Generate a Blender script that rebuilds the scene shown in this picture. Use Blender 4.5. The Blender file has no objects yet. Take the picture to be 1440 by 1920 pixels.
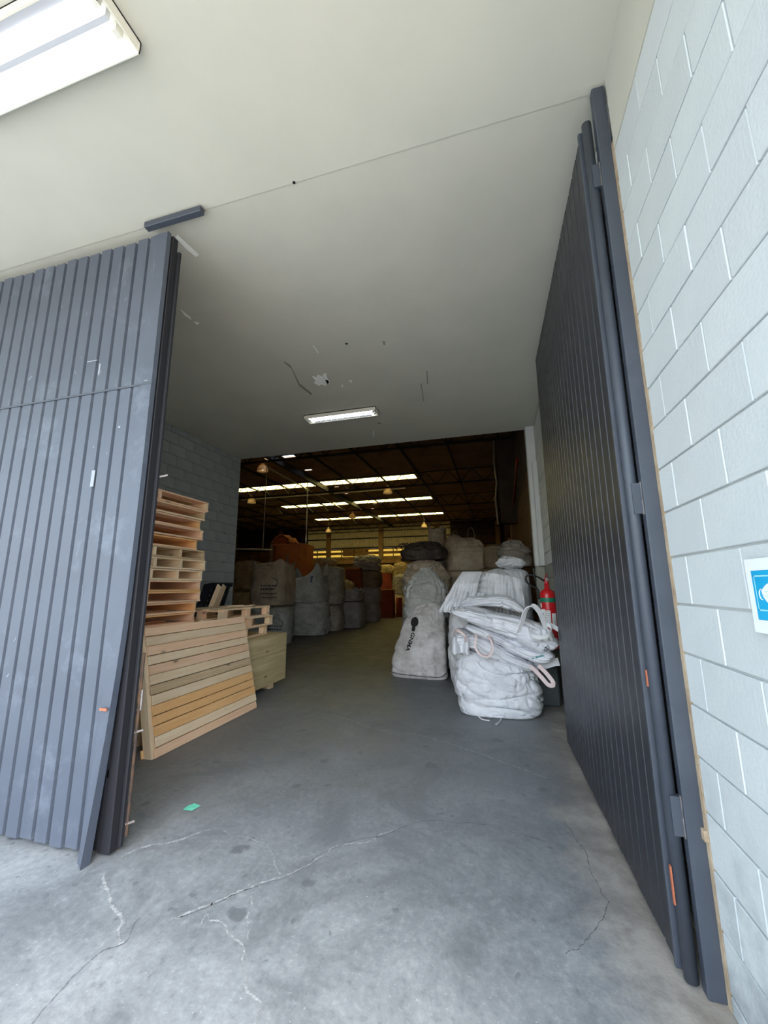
import bpy, bmesh, math, random
from math import sin, cos, pi, radians, exp
from mathutils import Vector, Matrix, noise
from mathutils.bvhtree import BVHTree

S = bpy.context.scene
COL = S.collection
EYE = 1.57

# ------------------------------------------------------------------ camera
cam_d = bpy.data.cameras.new('camera')
cam = bpy.data.objects.new('camera', cam_d); COL.objects.link(cam)
cam_d.sensor_fit = 'AUTO'; cam_d.sensor_width = 36.0
cam_d.lens = 752.0 / 1920.0 * 36.0
cam_d.clip_start = .02; cam_d.clip_end = 400
R_ = ((0.96330772, -0.05569989, -0.2625562), (0.26831347, 0.17509658, 0.94728511), (-0.00679099, -0.98297442, 0.18361692))
cm = Matrix.Identity(4)
for i in range(3):
    cm[i][0] = R_[i][0]; cm[i][1] = -R_[i][1]; cm[i][2] = -R_[i][2]
cm[2][3] = EYE
cam.matrix_world = cm
S.camera = cam

# ------------------------------------------------------------------ world, sun, exposure
W = bpy.data.worlds.new('sky'); S.world = W; W.use_nodes = True
wn = W.node_tree; wn.nodes.clear()
wo = wn.nodes.new('ShaderNodeOutputWorld'); bg = wn.nodes.new('ShaderNodeBackground')
sk = wn.nodes.new('ShaderNodeTexSky'); sk.sky_type = 'NISHITA'; sk.sun_disc = False
sk.sun_elevation = radians(62); sk.sun_rotation = radians(150); sk.air_density = 1.3; sk.dust_density = 3.5; sk.ozone_density = 1.0
bg.inputs['Strength'].default_value = 0.42
hs = wn.nodes.new('ShaderNodeHueSaturation'); hs.inputs['Saturation'].default_value = 0.85
wn.links.new(sk.outputs[0], hs.inputs['Color'])
wn.links.new(hs.outputs[0], bg.inputs['Color']); wn.links.new(bg.outputs[0], wo.inputs['Surface'])
sun_d = bpy.data.lights.new('sun', 'SUN'); sun_d.energy = 4.6; sun_d.angle = radians(1.0); sun_d.color = (1, .95, .86)
sun = bpy.data.objects.new('sun', sun_d); COL.objects.link(sun)
sun.rotation_euler = (radians(20), radians(14), 0)
S.view_settings.view_transform = 'Standard'; S.view_settings.look = 'None'
S.view_settings.gamma = 1; S.view_settings.use_curve_mapping = False
S.view_settings.exposure = 1.4
S.cycles.max_bounces = 10; S.cycles.diffuse_bounces = 7; S.cycles.transparent_max_bounces = 12

# ------------------------------------------------------------------ materials
def lin(c):
    return tuple(((v / 255) / 12.92 if v / 255 <= .04045 else ((v / 255 + .055) / 1.055) ** 2.4) for v in c) + (1,)

def mat(name, c, rough=.7, metal=0., spec=.4):
    m = bpy.data.materials.new(name); m.use_nodes = True
    b = m.node_tree.nodes['Principled BSDF']
    b.inputs['Base Color'].default_value = lin(c); b.inputs['Roughness'].default_value = rough
    b.inputs['Metallic'].default_value = metal; b.inputs['Specular IOR Level'].default_value = spec
    return m

class NT:
    def __init__(s, m): s.t = m.node_tree; s.b = s.t.nodes.get('Principled BSDF')
    def n(s, k, **kw):
        o = s.t.nodes.new(k)
        for a, v in kw.items():
            if a.startswith('i_'): o.inputs[a[2:].replace('_', ' ')].default_value = v
            else: setattr(o, a, v)
        return o
    def l(s, a, b): s.t.links.new(a, b)
    def coord(s, scale=(1, 1, 1), kind='Object', rot=(0, 0, 0)):
        c = s.n('ShaderNodeTexCoord'); mp = s.n('ShaderNodeMapping'); mp.inputs['Scale'].default_value = scale; mp.inputs['Rotation'].default_value = rot
        s.l(c.outputs[kind], mp.inputs['Vector']); return mp.outputs[0]
    def noise(s, vec, scale, detail=4, rough=.55, dist=0., typ='FBM'):
        o = s.n('ShaderNodeTexNoise'); o.noise_type = typ; s.l(vec, o.inputs['Vector'])
        o.inputs['Scale'].default_value = scale; o.inputs['Detail'].default_value = detail; o.inputs['Roughness'].default_value = rough; o.inputs['Distortion'].default_value = dist
        return o.outputs[0]
    def ramp(s, f, stops):
        o = s.n('ShaderNodeValToRGB'); r = o.color_ramp
        while len(r.elements) > 1: r.elements.remove(r.elements[0])
        for i, (p, c) in enumerate(stops):
            e = r.elements[0] if i == 0 else r.elements.new(p)
            e.position = p; e.color = c if len(c) == 4 else lin(c)
        s.l(f, o.inputs[0]); return o.outputs[0]
    def mix(s, f, a, b, mode='MIX'):
        o = s.n('ShaderNodeMix'); o.data_type = 'RGBA'; o.blend_type = mode
        for v, i in ((f, 0), (a, 6), (b, 7)):
            if isinstance(v, (int, float)): o.inputs[i].default_value = v
            elif isinstance(v, tuple): o.inputs[i].default_value = v
            else: s.l(v, o.inputs[i])
        return o.outputs[2]
    def bump(s, h, dist=.01, strength=.5):
        o = s.n('ShaderNodeBump'); o.inputs['Distance'].default_value = dist; o.inputs['Strength'].default_value = strength
        s.l(h, o.inputs['Height']); s.l(o.outputs[0], s.b.inputs['Normal'])

K4 = lambda v: (v, v, v, 1)

def mottled(name, c1, c2, scale=3., rough=.7, bump=.002, spec=.4, rand=0., bscale=90., metal=0.):
    m = mat(name, c1, rough, metal, spec); N = NT(m); v = N.coord()
    f = N.noise(v, scale, 6, .6)
    col = N.ramp(f, [(.32, c1), (.68, c2)])
    if rand:
        oi = N.n('ShaderNodeObjectInfo'); mr = N.n('ShaderNodeMapRange'); mr.inputs[3].default_value = 1 - rand; mr.inputs[4].default_value = 1 + rand
        N.l(oi.outputs['Random'], mr.inputs[0]); hv = N.n('ShaderNodeHueSaturation'); N.l(mr.outputs[0], hv.inputs['Value']); N.l(col, hv.inputs['Color']); col = hv.outputs[0]
    N.l(col, N.b.inputs['Base Color'])
    if bump: N.bump(N.noise(v, bscale, 3), bump, .6)
    return m

def wood(name, c1, c2, axis, knots=True, rand=.12, scale=1.):
    m = mat(name, c1, .75, 0, .25); N = NT(m)
    sc = [22 * scale, 22 * scale, 22 * scale]; sc[axis] = 1.3 * scale
    v = N.coord(tuple(sc)); oi = N.n('ShaderNodeObjectInfo')
    off = N.n('ShaderNodeVectorMath', operation='SCALE'); off.inputs[0].default_value = (17, 31, 23); N.l(oi.outputs['Random'], off.inputs['Scale'])
    ad = N.n('ShaderNodeVectorMath', operation='ADD'); N.l(v, ad.inputs[0]); N.l(off.outputs[0], ad.inputs[1])
    g = N.noise(ad.outputs[0], 1.0, 5, .62, .8)
    col = N.ramp(g, [(.3, c1), (.5, tuple((a + b) // 2 for a, b in zip(c1, c2))), (.72, c2)])
    if knots:
        ks = [5., 5., 5.]; ks[axis] = 2.2
        kv = N.coord(tuple(ks)); ka = N.n('ShaderNodeVectorMath', operation='ADD'); N.l(kv, ka.inputs[0]); N.l(off.outputs[0], ka.inputs[1])
        vo = N.n('ShaderNodeTexVoronoi'); vo.inputs['Scale'].default_value = 1.1; N.l(ka.outputs[0], vo.inputs['Vector'])
        kf = N.ramp(vo.outputs['Distance'], [(.05, K4(.75)), (.13, K4(0))])
        col = N.mix(kf, col, lin(tuple(int(a * .45) for a in c1)))
    mr = N.n('ShaderNodeMapRange'); mr.inputs[3].default_value = 1 - rand; mr.inputs[4].default_value = 1 + rand
    N.l(oi.outputs['Random'], mr.inputs[0]); hv = N.n('ShaderNodeHueSaturation'); N.l(mr.outputs[0], hv.inputs['Value']); N.l(col, hv.inputs['Color'])
    N.l(hv.outputs[0], N.b.inputs['Base Color']); N.bump(g, .002, .5)
    return m

def fabric(name, c1, c2, crease=.014, dirt=.5, rough=.62, sheen=.0, csc=(3.2, 3.2, 6.5)):
    m = mat(name, c1, rough, 0, .35); N = NT(m)
    oi = N.n('ShaderNodeObjectInfo')
    off = N.n('ShaderNodeVectorMath', operation='SCALE'); off.inputs[0].default_value = (7, 11, 5); N.l(oi.outputs['Random'], off.inputs['Scale'])
    def shifted(sc, rot=(0, 0, 0)):
        a = N.n('ShaderNodeVectorMath', operation='ADD'); N.l(N.coord(sc, rot=rot), a.inputs[0]); N.l(off.outputs[0], a.inputs[1]); return a.outputs[0]
    f1 = N.noise(shifted((1, 1, 1)), 2.2, 6, .65)
    col = N.ramp(f1, [(.35, c2), (.6, c1)])
    d = N.noise(shifted((1, 1, .6)), 6, 6, .7)
    col = N.mix(N.ramp(d, [(.5, K4(0)), (.78, K4(dirt))]), col, lin(tuple(int(a * .62) for a in c2)))
    N.l(col, N.b.inputs['Base Color'])
    r1 = N.noise(shifted(csc), 1.6, 3, .5, .6, 'RIDGED_MULTIFRACTAL')
    r2 = N.noise(shifted((7, 7, 5), (.5, .6, 0)), 1.3, 3, .5, .8, 'RIDGED_MULTIFRACTAL')
    a = N.n('ShaderNodeMath', operation='ADD'); N.l(r1, a.inputs[0]); N.l(r2, a.inputs[1])
    N.bump(a.outputs[0], crease * 1.5, .95)
    return m

M = {}
# floor concrete -------------------------------------------------
def make_floor_mat():
    m = mat('worn_concrete', (130, 136, 138), .55, 0, .5); N = NT(m); v = N.coord()
    big = N.noise(v, .55, 6, .62, .4); mid = N.noise(v, 3.2, 7, .68); fine = N.noise(v, 26, 5, .7)
    col = N.ramp(big, [(.3, (126, 132, 135)), (.5, (144, 150, 152)), (.72, (164, 168, 168))])
    col = N.mix(N.ramp(mid, [(.35, K4(.55)), (.62, K4(0))]), col, lin((104, 110, 114)))
    col = N.mix(N.ramp(fine, [(.52, K4(0)), (.72, K4(.3))]), col, lin((188, 193, 193)))
    col = N.mix(N.ramp(fine, [(.3, K4(.5)), (.46, K4(0))]), col, lin((92, 98, 102)))
    col = N.mix(N.ramp(N.noise(v, 75, 3, .7), [(.66, K4(0)), (.72, K4(.7))]), col, lin((208, 212, 212)))
    # streaks drawn along the driving direction
    st = N.noise(N.coord((9, .7, 1)), 1.0, 5, .6, .5)
    col = N.mix(N.ramp(st, [(.5, K4(0)), (.75, K4(.35))]), col, lin((102, 108, 112)))
    # round oil spots
    vo = N.n('ShaderNodeTexVoronoi'); vo.inputs['Scale'].default_value = 3.3; vo.inputs['Randomness'].default_value = 1
    dv = N.n('ShaderNodeVectorMath', operation='ADD'); N.l(v, dv.inputs[0])
    dn = N.n('ShaderNodeTexNoise'); dn.inputs['Scale'].default_value = 9; N.l(v, dn.inputs['Vector'])
    ds = N.n('ShaderNodeVectorMath', operation='SCALE'); ds.inputs['Scale'].default_value = .09; N.l(dn.outputs['Color'], ds.inputs[0]); N.l(ds.outputs[0], dv.inputs[1])
    N.l(dv.outputs[0], vo.inputs['Vector'])
    sz = N.n('ShaderNodeSeparateColor'); N.l(vo.outputs['Color'], sz.inputs[0])
    th = N.n('ShaderNodeMath', operation='MULTIPLY'); N.l(sz.outputs[0], th.inputs[0]); th.inputs[1].default_value = .23
    df = N.n('ShaderNodeMath', operation='SUBTRACT'); N.l(th.outputs[0], df.inputs[0]); N.l(vo.outputs['Distance'], df.inputs[1])
    sp = N.ramp(df.outputs[0], [(0.0, K4(0)), (.05, K4(.6))])
    col = N.mix(sp, col, lin((74, 79, 84)))
    v2 = N.n('ShaderNodeTexVoronoi'); v2.inputs['Scale'].default_value = 10; N.l(dv.outputs[0], v2.inputs['Vector'])
    s2 = N.n('ShaderNodeSeparateColor'); N.l(v2.outputs['Color'], s2.inputs[0]); t2_ = N.n('ShaderNodeMath', operation='MULTIPLY'); N.l(s2.outputs[1], t2_.inputs[0]); t2_.inputs[1].default_value = .24
    d2_ = N.n('ShaderNodeMath', operation='SUBTRACT'); N.l(t2_.outputs[0], d2_.inputs[0]); N.l(v2.outputs['Distance'], d2_.inputs[1])
    col = N.mix(N.ramp(d2_.outputs[0], [(0.02, K4(0)), (.08, K4(.55))]), col, lin((86, 90, 94)))
    blo = N.noise(N.coord((1, 1, 1)), 1.5, 8, .75, .6); col = N.mix(N.ramp(blo, [(.38, K4(.6)), (.52, K4(0))]), col, lin((96, 101, 104)))
    col = N.mix(N.ramp(blo, [(.56, K4(0)), (.72, K4(.5))]), col, lin((186, 190, 190)))
    # darker floor colour inside the doorway; pale dusty apron beside the right door
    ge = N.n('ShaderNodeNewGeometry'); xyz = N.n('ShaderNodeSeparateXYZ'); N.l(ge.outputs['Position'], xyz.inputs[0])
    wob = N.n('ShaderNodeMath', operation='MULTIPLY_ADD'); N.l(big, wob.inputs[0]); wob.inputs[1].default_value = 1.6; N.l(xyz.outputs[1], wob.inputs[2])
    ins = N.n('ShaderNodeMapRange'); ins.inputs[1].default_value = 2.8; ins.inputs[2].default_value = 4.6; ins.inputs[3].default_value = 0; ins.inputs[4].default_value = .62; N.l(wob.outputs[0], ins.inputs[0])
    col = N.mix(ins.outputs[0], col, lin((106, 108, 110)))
    fa = N.n('ShaderNodeMapRange'); fa.inputs[1].default_value = 6.5; fa.inputs[2].default_value = 9.5; fa.inputs[3].default_value = 0; fa.inputs[4].default_value = .7; N.l(wob.outputs[0], fa.inputs[0])  # dimness of the deep interior put into the floor colour
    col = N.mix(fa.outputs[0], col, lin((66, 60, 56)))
    wx = N.n('ShaderNodeMath', operation='MULTIPLY_ADD'); N.l(mid, wx.inputs[0]); wx.inputs[1].default_value = .9; N.l(xyz.outputs[0], wx.inputs[2])
    du = N.n('ShaderNodeMapRange'); du.inputs[1].default_value = .72; du.inputs[2].default_value = 1.15; du.inputs[3].default_value = 0; du.inputs[4].default_value = .75; N.l(wx.outputs[0], du.inputs[0])
    col = N.mix(du.outputs[0], col, N.ramp(mid, [(.4, (150, 134, 114)), (.6, (178, 172, 160))]))
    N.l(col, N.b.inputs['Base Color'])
    N.l(N.ramp(mid, [(.3, K4(.42)), (.7, K4(.66))]), N.b.inputs['Roughness'])
    a = N.n('ShaderNodeMath', operation='ADD'); N.l(mid, a.inputs[0]); N.l(fine, a.inputs[1]); N.bump(a.outputs[0], .004, .5)
    return m
M['floor'] = make_floor_mat()

def paint(name, c, c2=None, rough=.6, bump=.003, dirt=None, rand=.03):
    m = mottled(name, c, c2 or tuple(int(a * .96) for a in c), 1.7, rough, bump, .35, rand, 60)
    if dirt:
        N = NT(m); src = N.b.inputs['Base Color'].links[0].from_socket
        ge = N.n('ShaderNodeNewGeometry'); v = N.n('ShaderNodeMapping'); N.l(ge.outputs['Position'], v.inputs[0])
        d = N.noise(v.outputs[0], 2.6, 7, .7)
        xyz = N.n('ShaderNodeSeparateXYZ'); N.l(ge.outputs['Position'], xyz.inputs[0])
        k = N.n('ShaderNodeMapRange'); k.inputs[1].default_value = 1.0; k.inputs[2].default_value = .15; k.inputs[3].default_value = .0; k.inputs[4].default_value = 1.0; N.l(xyz.outputs[2], k.inputs[0])
        mm = N.n('ShaderNodeMath', operation='MULTIPLY'); N.l(k.outputs[0], mm.inputs[0]); N.l(N.ramp(d, [(.46, K4(0)), (.7, K4(.8))]), mm.inputs[1])
        N.l(N.mix(mm.outputs[0], src, lin(dirt)), N.b.inputs['Base Color'])
    return m
M['block_white'] = paint('block_paint_white', (208, 215, 216), (202, 209, 211), .55, .003, (110, 118, 122))
M['mortar_white'] = paint('mortar_paint_white', (186, 190, 188), (192, 196, 195), .8)
M['ceil_front'] = paint('plaster_cream', (204, 203, 190), (198, 198, 185), .8, .0006)
M['ceil_in'] = paint('plaster_grey', (202, 201, 188), (194, 194, 182), .55, .0006)
M['block_grey'] = paint('block_paint_grey', (164, 172, 173), (154, 162, 164), .6, .003)
M['mortar_grey'] = paint('mortar_paint_grey', (112, 118, 120), (120, 126, 128), .8)
M['block_pale'] = paint('block_paint_pale', (206, 208, 204), (196, 199, 196), .65, .003)
M['mortar_pale'] = paint('mortar_paint_pale', (140, 142, 140), (150, 152, 150), .8)
M['plaster_dull'] = paint('plaster_dull', (160, 162, 150), (148, 150, 140), .8, .004)
M['beige'] = mottled('bare_mortar', (196, 178, 152), (160, 140, 116), 9, .9, .006, .2)
M['brick_brown'] = mottled('dusty_brown_block', (150, 122, 96), (122, 98, 76), 4, .9, .004, .2, .08)
M['clad_brown'] = mottled('brown_cladding', (92, 74, 58), (74, 60, 48), 2, .8, .002, .2)
M['clad_ochre'] = mottled('ochre_sheet', (150, 130, 84), (116, 100, 64), 2.5, .7, .001, .3)
def thin_sheet(m, c, f):      # sheet that lets a little daylight glow through
    t = m.node_tree; b = t.nodes['Principled BSDF']; o = [n for n in t.nodes if n.type == 'OUTPUT_MATERIAL'][0]
    tr = t.nodes.new('ShaderNodeBsdfTranslucent'); tr.inputs[0].default_value = lin(c); mx = t.nodes.new('ShaderNodeMixShader'); mx.inputs[0].default_value = f
    t.links.new(b.outputs[0], mx.inputs[1]); t.links.new(tr.outputs[0], mx.inputs[2]); t.links.new(mx.outputs[0], o.inputs[0])
M['clad_glow'] = mottled('ochre_thin_sheet', (150, 130, 84), (116, 100, 64), 2.5, .7, .001, .3)
thin_sheet(M['clad_glow'], (150, 122, 62), .17)
M['roof'] = mottled('roof_sheet_brown', (150, 122, 90), (120, 98, 72), 1.2, .9, .001, .2)
M['steel_dark'] = mottled('dark_steel', (44, 38, 34), (34, 30, 28), 8, .6, .001, .4)
M['column_tan'] = mottled('tan_column', (170, 134, 94), (140, 108, 74), 3, .8, .003, .3)
M['conduit'] = mat('conduit_metal', (190, 180, 165), .4, .6)
M['red_pipe'] = mat('red_pipe', (140, 30, 28), .5)
M['lamp_shell'] = mat('lamp_shell', (224, 204, 170), .45, 0, .5)

def door_mat(name, c1, c2, streak):
    m = mat(name, c1, .42, .0, .5); N = NT(m)
    v = N.coord(); f = N.noise(v, 1.6, 7, .65)
    col = N.ramp(f, [(.32, c1), (.68, c2)])
    ge = N.n('ShaderNodeNewGeometry'); mp = N.n('ShaderNodeMapping'); mp.inputs['Scale'].default_value = (26, 26, 3.5); mp.inputs['Rotation'].default_value = (.0, .25, .0); N.l(ge.outputs['Position'], mp.inputs[0])
    s = N.noise(mp.outputs[0], 1, 5, .7, .4)
    col = N.mix(N.ramp(s, [(.66, K4(0)), (.78, K4(.5))]), col, lin(streak))
    mp2 = N.n('ShaderNodeMapping'); N.l(ge.outputs['Position'], mp2.inputs[0])
    d = N.noise(mp2.outputs[0], 2.3, 7, .72)
    col = N.mix(N.ramp(d, [(.55, K4(0)), (.75, K4(.35))]), col, lin(streak))
    N.l(col, N.b.inputs['Base Color']); N.l(N.ramp(f, [(.3, K4(.34)), (.7, K4(.55))]), N.b.inputs['Roughness'])
    N.bump(N.noise(mp2.outputs[0], 5, 3), .008, .35)
    return m
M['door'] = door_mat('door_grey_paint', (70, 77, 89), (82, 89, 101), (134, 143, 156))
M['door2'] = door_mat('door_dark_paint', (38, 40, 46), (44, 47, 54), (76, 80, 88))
M['door_frame'] = door_mat('frame_grey_paint', (62, 68, 78), (72, 78, 88), (96, 102, 110))
M['door_back'] = mat('door_groove_dark', (34, 35, 40), .7)
M['rust'] = mottled('rusty_steel', (96, 74, 58), (60, 54, 52), 14, .85, .003, .2)
M['galv'] = mottled('worn_bare_steel', (150, 142, 138), (112, 104, 100), 14, .5, .001, .5, 0, 90, .4)
M['rust_spot'] = mat('rust_patch', (176, 104, 76), .8)

M['pine'] = [wood('pine_pale_%d' % a, (252, 232, 200), (238, 208, 168), a) for a in range(3)]
M['pine_o'] = [wood('pine_orange_%d' % a, (248, 204, 146), (234, 178, 116), a) for a in range(3)]
M['pine_p'] = [wood('pine_pink_%d' % a, (250, 218, 186), (236, 192, 152), a) for a in range(3)]
M['pine_g'] = [wood('pine_aged_%d' % a, (224, 200, 166), (196, 168, 130), a) for a in range(3)]
M['ply'] = [wood('plywood_%d' % a, (220, 202, 158), (184, 164, 122), a, True, .05, .55) for a in range(3)]
M['cardboard'] = mottled('cardboard', (206, 126, 64), (184, 108, 52), 3, .85, .002, .2, .05)
M['cardboard_d'] = mottled('cardboard_dark', (128, 66, 40), (104, 52, 34), 3, .85, .002, .2, .08)
M['cardboard_r'] = mottled('cardboard_red', (106, 44, 34), (84, 34, 28), 3, .85, .002, .2, .08)
M['white_bag'] = fabric('woven_white', (228, 230, 234), (208, 211, 216), .016, .35)
M['white_cloth'] = fabric('woven_white_loose', (230, 231, 235), (212, 214, 219), .010, .25, csc=(2.5, 7, 7))
M['dirty_white'] = fabric('woven_white_soiled', (216, 214, 214), (176, 172, 168), .013, .75)
M['grey_bag'] = fabric('woven_grey', (184, 186, 182), (150, 152, 148), .016, .5)
M['beige_bag'] = fabric('woven_beige', (188, 174, 154), (156, 142, 122), .014, .5)
M['tan_bag'] = fabric('woven_tan', (190, 168, 126), (150, 128, 90), .018, .6)
M['brown_bag'] = fabric('woven_brown', (132, 116, 92), (100, 86, 68), .016, .5)
M['dark_bag'] = fabric('woven_dark', (72, 62, 54), (50, 44, 40), .016, .5)
M['lilac_grey'] = fabric('woven_lilac_grey', (150, 146, 146), (122, 118, 118), .010, .4)
M['dull_grey'] = fabric('woven_dull_grey', (168, 162, 152), (138, 132, 124), .014, .5)
M['web_white'] = mat('webbing_white', (228, 228, 230), .7)
M['web_pink'] = mat('webbing_pinkish', (224, 204, 200), .7)
M['web_blue'] = mat('webbing_blue', (66, 88, 116), .7)
M['web_beige'] = mat('webbing_beige', (186, 174, 156), .7)
M['ink'] = mat('black_print', (34, 30, 32), .7)
M['ink_grey'] = mat('faded_grey_print', (76, 78, 82), .8)
M['ink_green'] = mat('green_print', (110, 160, 160), .8)
M['black_plastic'] = mottled('black_plastic', (30, 33, 44), (22, 24, 33), 5, .45, .001, .5)
M['steel_plate'] = mottled('dark_green_steel', (66, 74, 76), (50, 58, 60), 5, .5, .001, .5)
M['ext_red'] = mat('extinguisher_red', (186, 16, 26), .28, 0, .6)
M['green'] = mat('green_band', (14, 110, 82), .4)
M['label'] = mat('label_white', (226, 230, 228), .5)
M['teal'] = mat('label_teal', (40, 150, 140), .5)
M['blue_ink'] = mat('label_blue', (60, 80, 150), .5)
M['rubber'] = mat('black_rubber', (18, 18, 20), .5)
M['chrome'] = mat('chrome', (200, 200, 200), .2, 1)
M['paper'] = mat('paper', (240, 246, 248), .35, 0, .5)
M['sky_blue'] = mottled('blue_print', (20, 160, 214), (40, 176, 226), 3, .3, 0)
M['cyan_line'] = mat('pale_cyan_print', (170, 236, 248), .3)
M['enamel'] = mat('white_enamel', (228, 226, 214), .45)
M['reflector'] = mat('bright_reflector', (222, 224, 228), .25, .3)
M['wire'] = mat('wire', (86, 50, 44), .5)
M['seafoam'] = mottled('seafoam_paper', (92, 208, 176), (130, 228, 200), 20, .6, 0)
M['crack'] = mottled('crack_dust', (176, 180, 180), (120, 124, 126), 30, .95, .004, .1)
M['crack_dark'] = mottled('crack_dirt', (88, 92, 95), (124, 128, 130), 30, .95, .004, .1)
M['scuff_pale'] = mat('bare_plaster', (244, 246, 240), .9)
M['scuff_dark'] = mat('scuff_mark', (140, 141, 132), .9)
def emit(name, c, s):
    m = bpy.data.materials.new(name); m.use_nodes = True; b = m.node_tree.nodes['Principled BSDF']
    b.inputs['Base Color'].default_value = lin(c); b.inputs['Emission Color'].default_value = lin(c); b.inputs['Emission Strength'].default_value = s
    return m
M['bulb'] = emit('warm_bulb', (255, 226, 180), 2.0)
M['tube'] = emit('lit_tube', (250, 250, 255), 3.0)
M['tube_in'] = emit('lit_tube_inner', (240, 248, 255), 2.6)
def translucent(name, c, t):
    m = bpy.data.materials.new(name); m.use_nodes = True; n = m.node_tree; n.nodes.clear()
    o = n.nodes.new('ShaderNodeOutputMaterial'); mx = n.nodes.new('ShaderNodeMixShader'); mx.inputs[0].default_value = t
    a = n.nodes.new('ShaderNodeBsdfTranslucent'); a.inputs[0].default_value = lin(c)
    b = n.nodes.new('ShaderNodeBsdfTransparent'); b.inputs[0].default_value = lin(c)
    n.links.new(a.outputs[0], mx.inputs[1]); n.links.new(b.outputs[0], mx.inputs[2]); n.links.new(mx.outputs[0], o.inputs[0]); return m
M['skylight'] = translucent('skylight_sheet', (255, 244, 188), .55)
M['louver_pane'] = translucent('yellowed_pane', (214, 186, 118), .35)

thin = M['lamp_shell']; _t = thin.node_tree; _b = _t.nodes['Principled BSDF']; _o = [n for n in _t.nodes if n.type == 'OUTPUT_MATERIAL'][0]
_tr = _t.nodes.new('ShaderNodeBsdfTranslucent'); _tr.inputs[0].default_value = lin((235, 215, 180)); _mx = _t.nodes.new('ShaderNodeMixShader'); _mx.inputs[0].default_value = .45
_t.links.new(_b.outputs[0], _mx.inputs[1]); _t.links.new(_tr.outputs[0], _mx.inputs[2]); _t.links.new(_mx.outputs[0], _o.inputs[0])
# ------------------------------------------------------------------ helpers
def link(name, me, m=None, parent=None, loc=(0, 0, 0), rot=(0, 0, 0)):
    o = bpy.data.objects.new(name, me); COL.objects.link(o)
    if m is not None and not me.materials: me.materials.append(m)
    if parent is not None: o.parent = parent
    o.location = loc; o.rotation_euler = rot
    return o

def tag(o, label=None, cat=None, group=None, kind=None):
    if label: o['label'] = label
    if cat: o['category'] = cat
    if group: o['group'] = group
    if kind: o['kind'] = kind
    return o

def root(name, loc, label, cat, group=None, rz=0, kind=None):
    o = bpy.data.objects.new(name, None); COL.objects.link(o); o.empty_display_size = .1
    o.location = loc; o.rotation_euler = (0, 0, rz)
    return tag(o, label, cat, group, kind)

def mesh(name, vs, fs, smooth=False):
    me = bpy.data.meshes.new(name); me.from_pydata([tuple(v) for v in vs], [], fs); me.update()
    if smooth: me.polygons.foreach_set('use_smooth', [True] * len(me.polygons))
    return me

BC = {}
def box_mesh(sx, sy, sz, m, ch=0.):
    key = (round(sx, 4), round(sy, 4), round(sz, 4), m.name, ch)
    if key in BC: return BC[key]
    bm = bmesh.new(); bmesh.ops.create_cube(bm, size=1)
    for v in bm.verts: v.co = Vector((v.co.x * sx, v.co.y * sy, v.co.z * sz))
    if ch: bmesh.ops.bevel(bm, geom=list(bm.edges), offset=ch, segments=1, affect='EDGES', profile=.5)
    me = bpy.data.meshes.new('box'); bm.to_mesh(me); bm.free(); me.materials.append(m); BC[key] = me
    return me

def box(name, x0, x1, y0, y1, z0, z1, m, parent=None, ch=0., rot=(0, 0, 0)):
    return link(name, box_mesh(x1 - x0, y1 - y0, z1 - z0, m, ch), None, parent, ((x0 + x1) / 2, (y0 + y1) / 2, (z0 + z1) / 2), rot)

class MB:
    """collects boxes, bars and tubes into one mesh"""
    def __init__(s): s.v = []; s.f = []; s.sm = False
    def add(s, vs, fs):
        n = len(s.v); s.v += [tuple(v) for v in vs]; s.f += [tuple(i + n for i in f) for f in fs]
    def box(s, x0, x1, y0, y1, z0, z1):
        s.add([(x, y, z) for x in (x0, x1) for y in (y0, y1) for z in (z0, z1)], [(0, 1, 3, 2), (4, 6, 7, 5), (0, 4, 5, 1), (2, 3, 7, 6), (0, 2, 6, 4), (1, 5, 7, 3)])
    def tube(s, pts, r, n=8, cap=True):
        pts = [Vector(p) for p in pts]; rs = r if isinstance(r, (list, tuple)) else [r] * len(pts)
        vs = []; fs = []; up = None
        for i, p in enumerate(pts):
            t = (pts[min(i + 1, len(pts) - 1)] - pts[max(i - 1, 0)]).normalized()
            if up is None:
                up = Vector((0, 0, 1)) if abs(t.z) < .9 else Vector((1, 0, 0))
            a = t.cross(up).normalized(); b = a.cross(t).normalized(); up = b
            for k in range(n):
                q = 2 * pi * k / n; vs.append(p + a * cos(q) * rs[i] + b * sin(q) * rs[i])
        for i in range(len(pts) - 1):
            for k in range(n): fs.append((i * n + k, i * n + (k + 1) % n, (i + 1) * n + (k + 1) % n, (i + 1) * n + k))
        if cap: fs.append(tuple(range(n))[::-1]); fs.append(tuple((len(pts) - 1) * n + k for k in range(n)))
        s.add(vs, fs)
    def bar(s, a, b, w, h):
        a = Vector(a); b = Vector(b); t = (b - a).normalized(); up = Vector((0, 0, 1)) if abs(t.z) < .95 else Vector((0, 1, 0))
        x = t.cross(up).normalized() * w / 2; y = x.cross(t).normalized() * h / 2
        s.add([p + i * x + j * y for p in (a, b) for i, j in ((-1, -1), (1, -1), (1, 1), (-1, 1))], [(0, 3, 2, 1), (4, 5, 6, 7), (0, 1, 5, 4), (1, 2, 6, 5), (2, 3, 7, 6), (3, 0, 4, 7)])
    def lathe(s, prof, c=(0, 0, 0), n=24):
        vs = []; fs = []
        for r, z in prof:
            for k in range(n): vs.append((c[0] + r * cos(2 * pi * k / n), c[1] + r * sin(2 * pi * k / n), c[2] + z))
        for i in range(len(prof) - 1):
            for k in range(n): fs.append((i * n + k, i * n + (k + 1) % n, (i + 1) * n + (k + 1) % n, (i + 1) * n + k))
        s.add(vs, fs)
    def build(s, name, m, parent=None, loc=(0, 0, 0), rot=(0, 0, 0), smooth=False):
        return link(name, mesh(name, s.v, s.f, smooth), m, parent, loc, rot)

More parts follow.
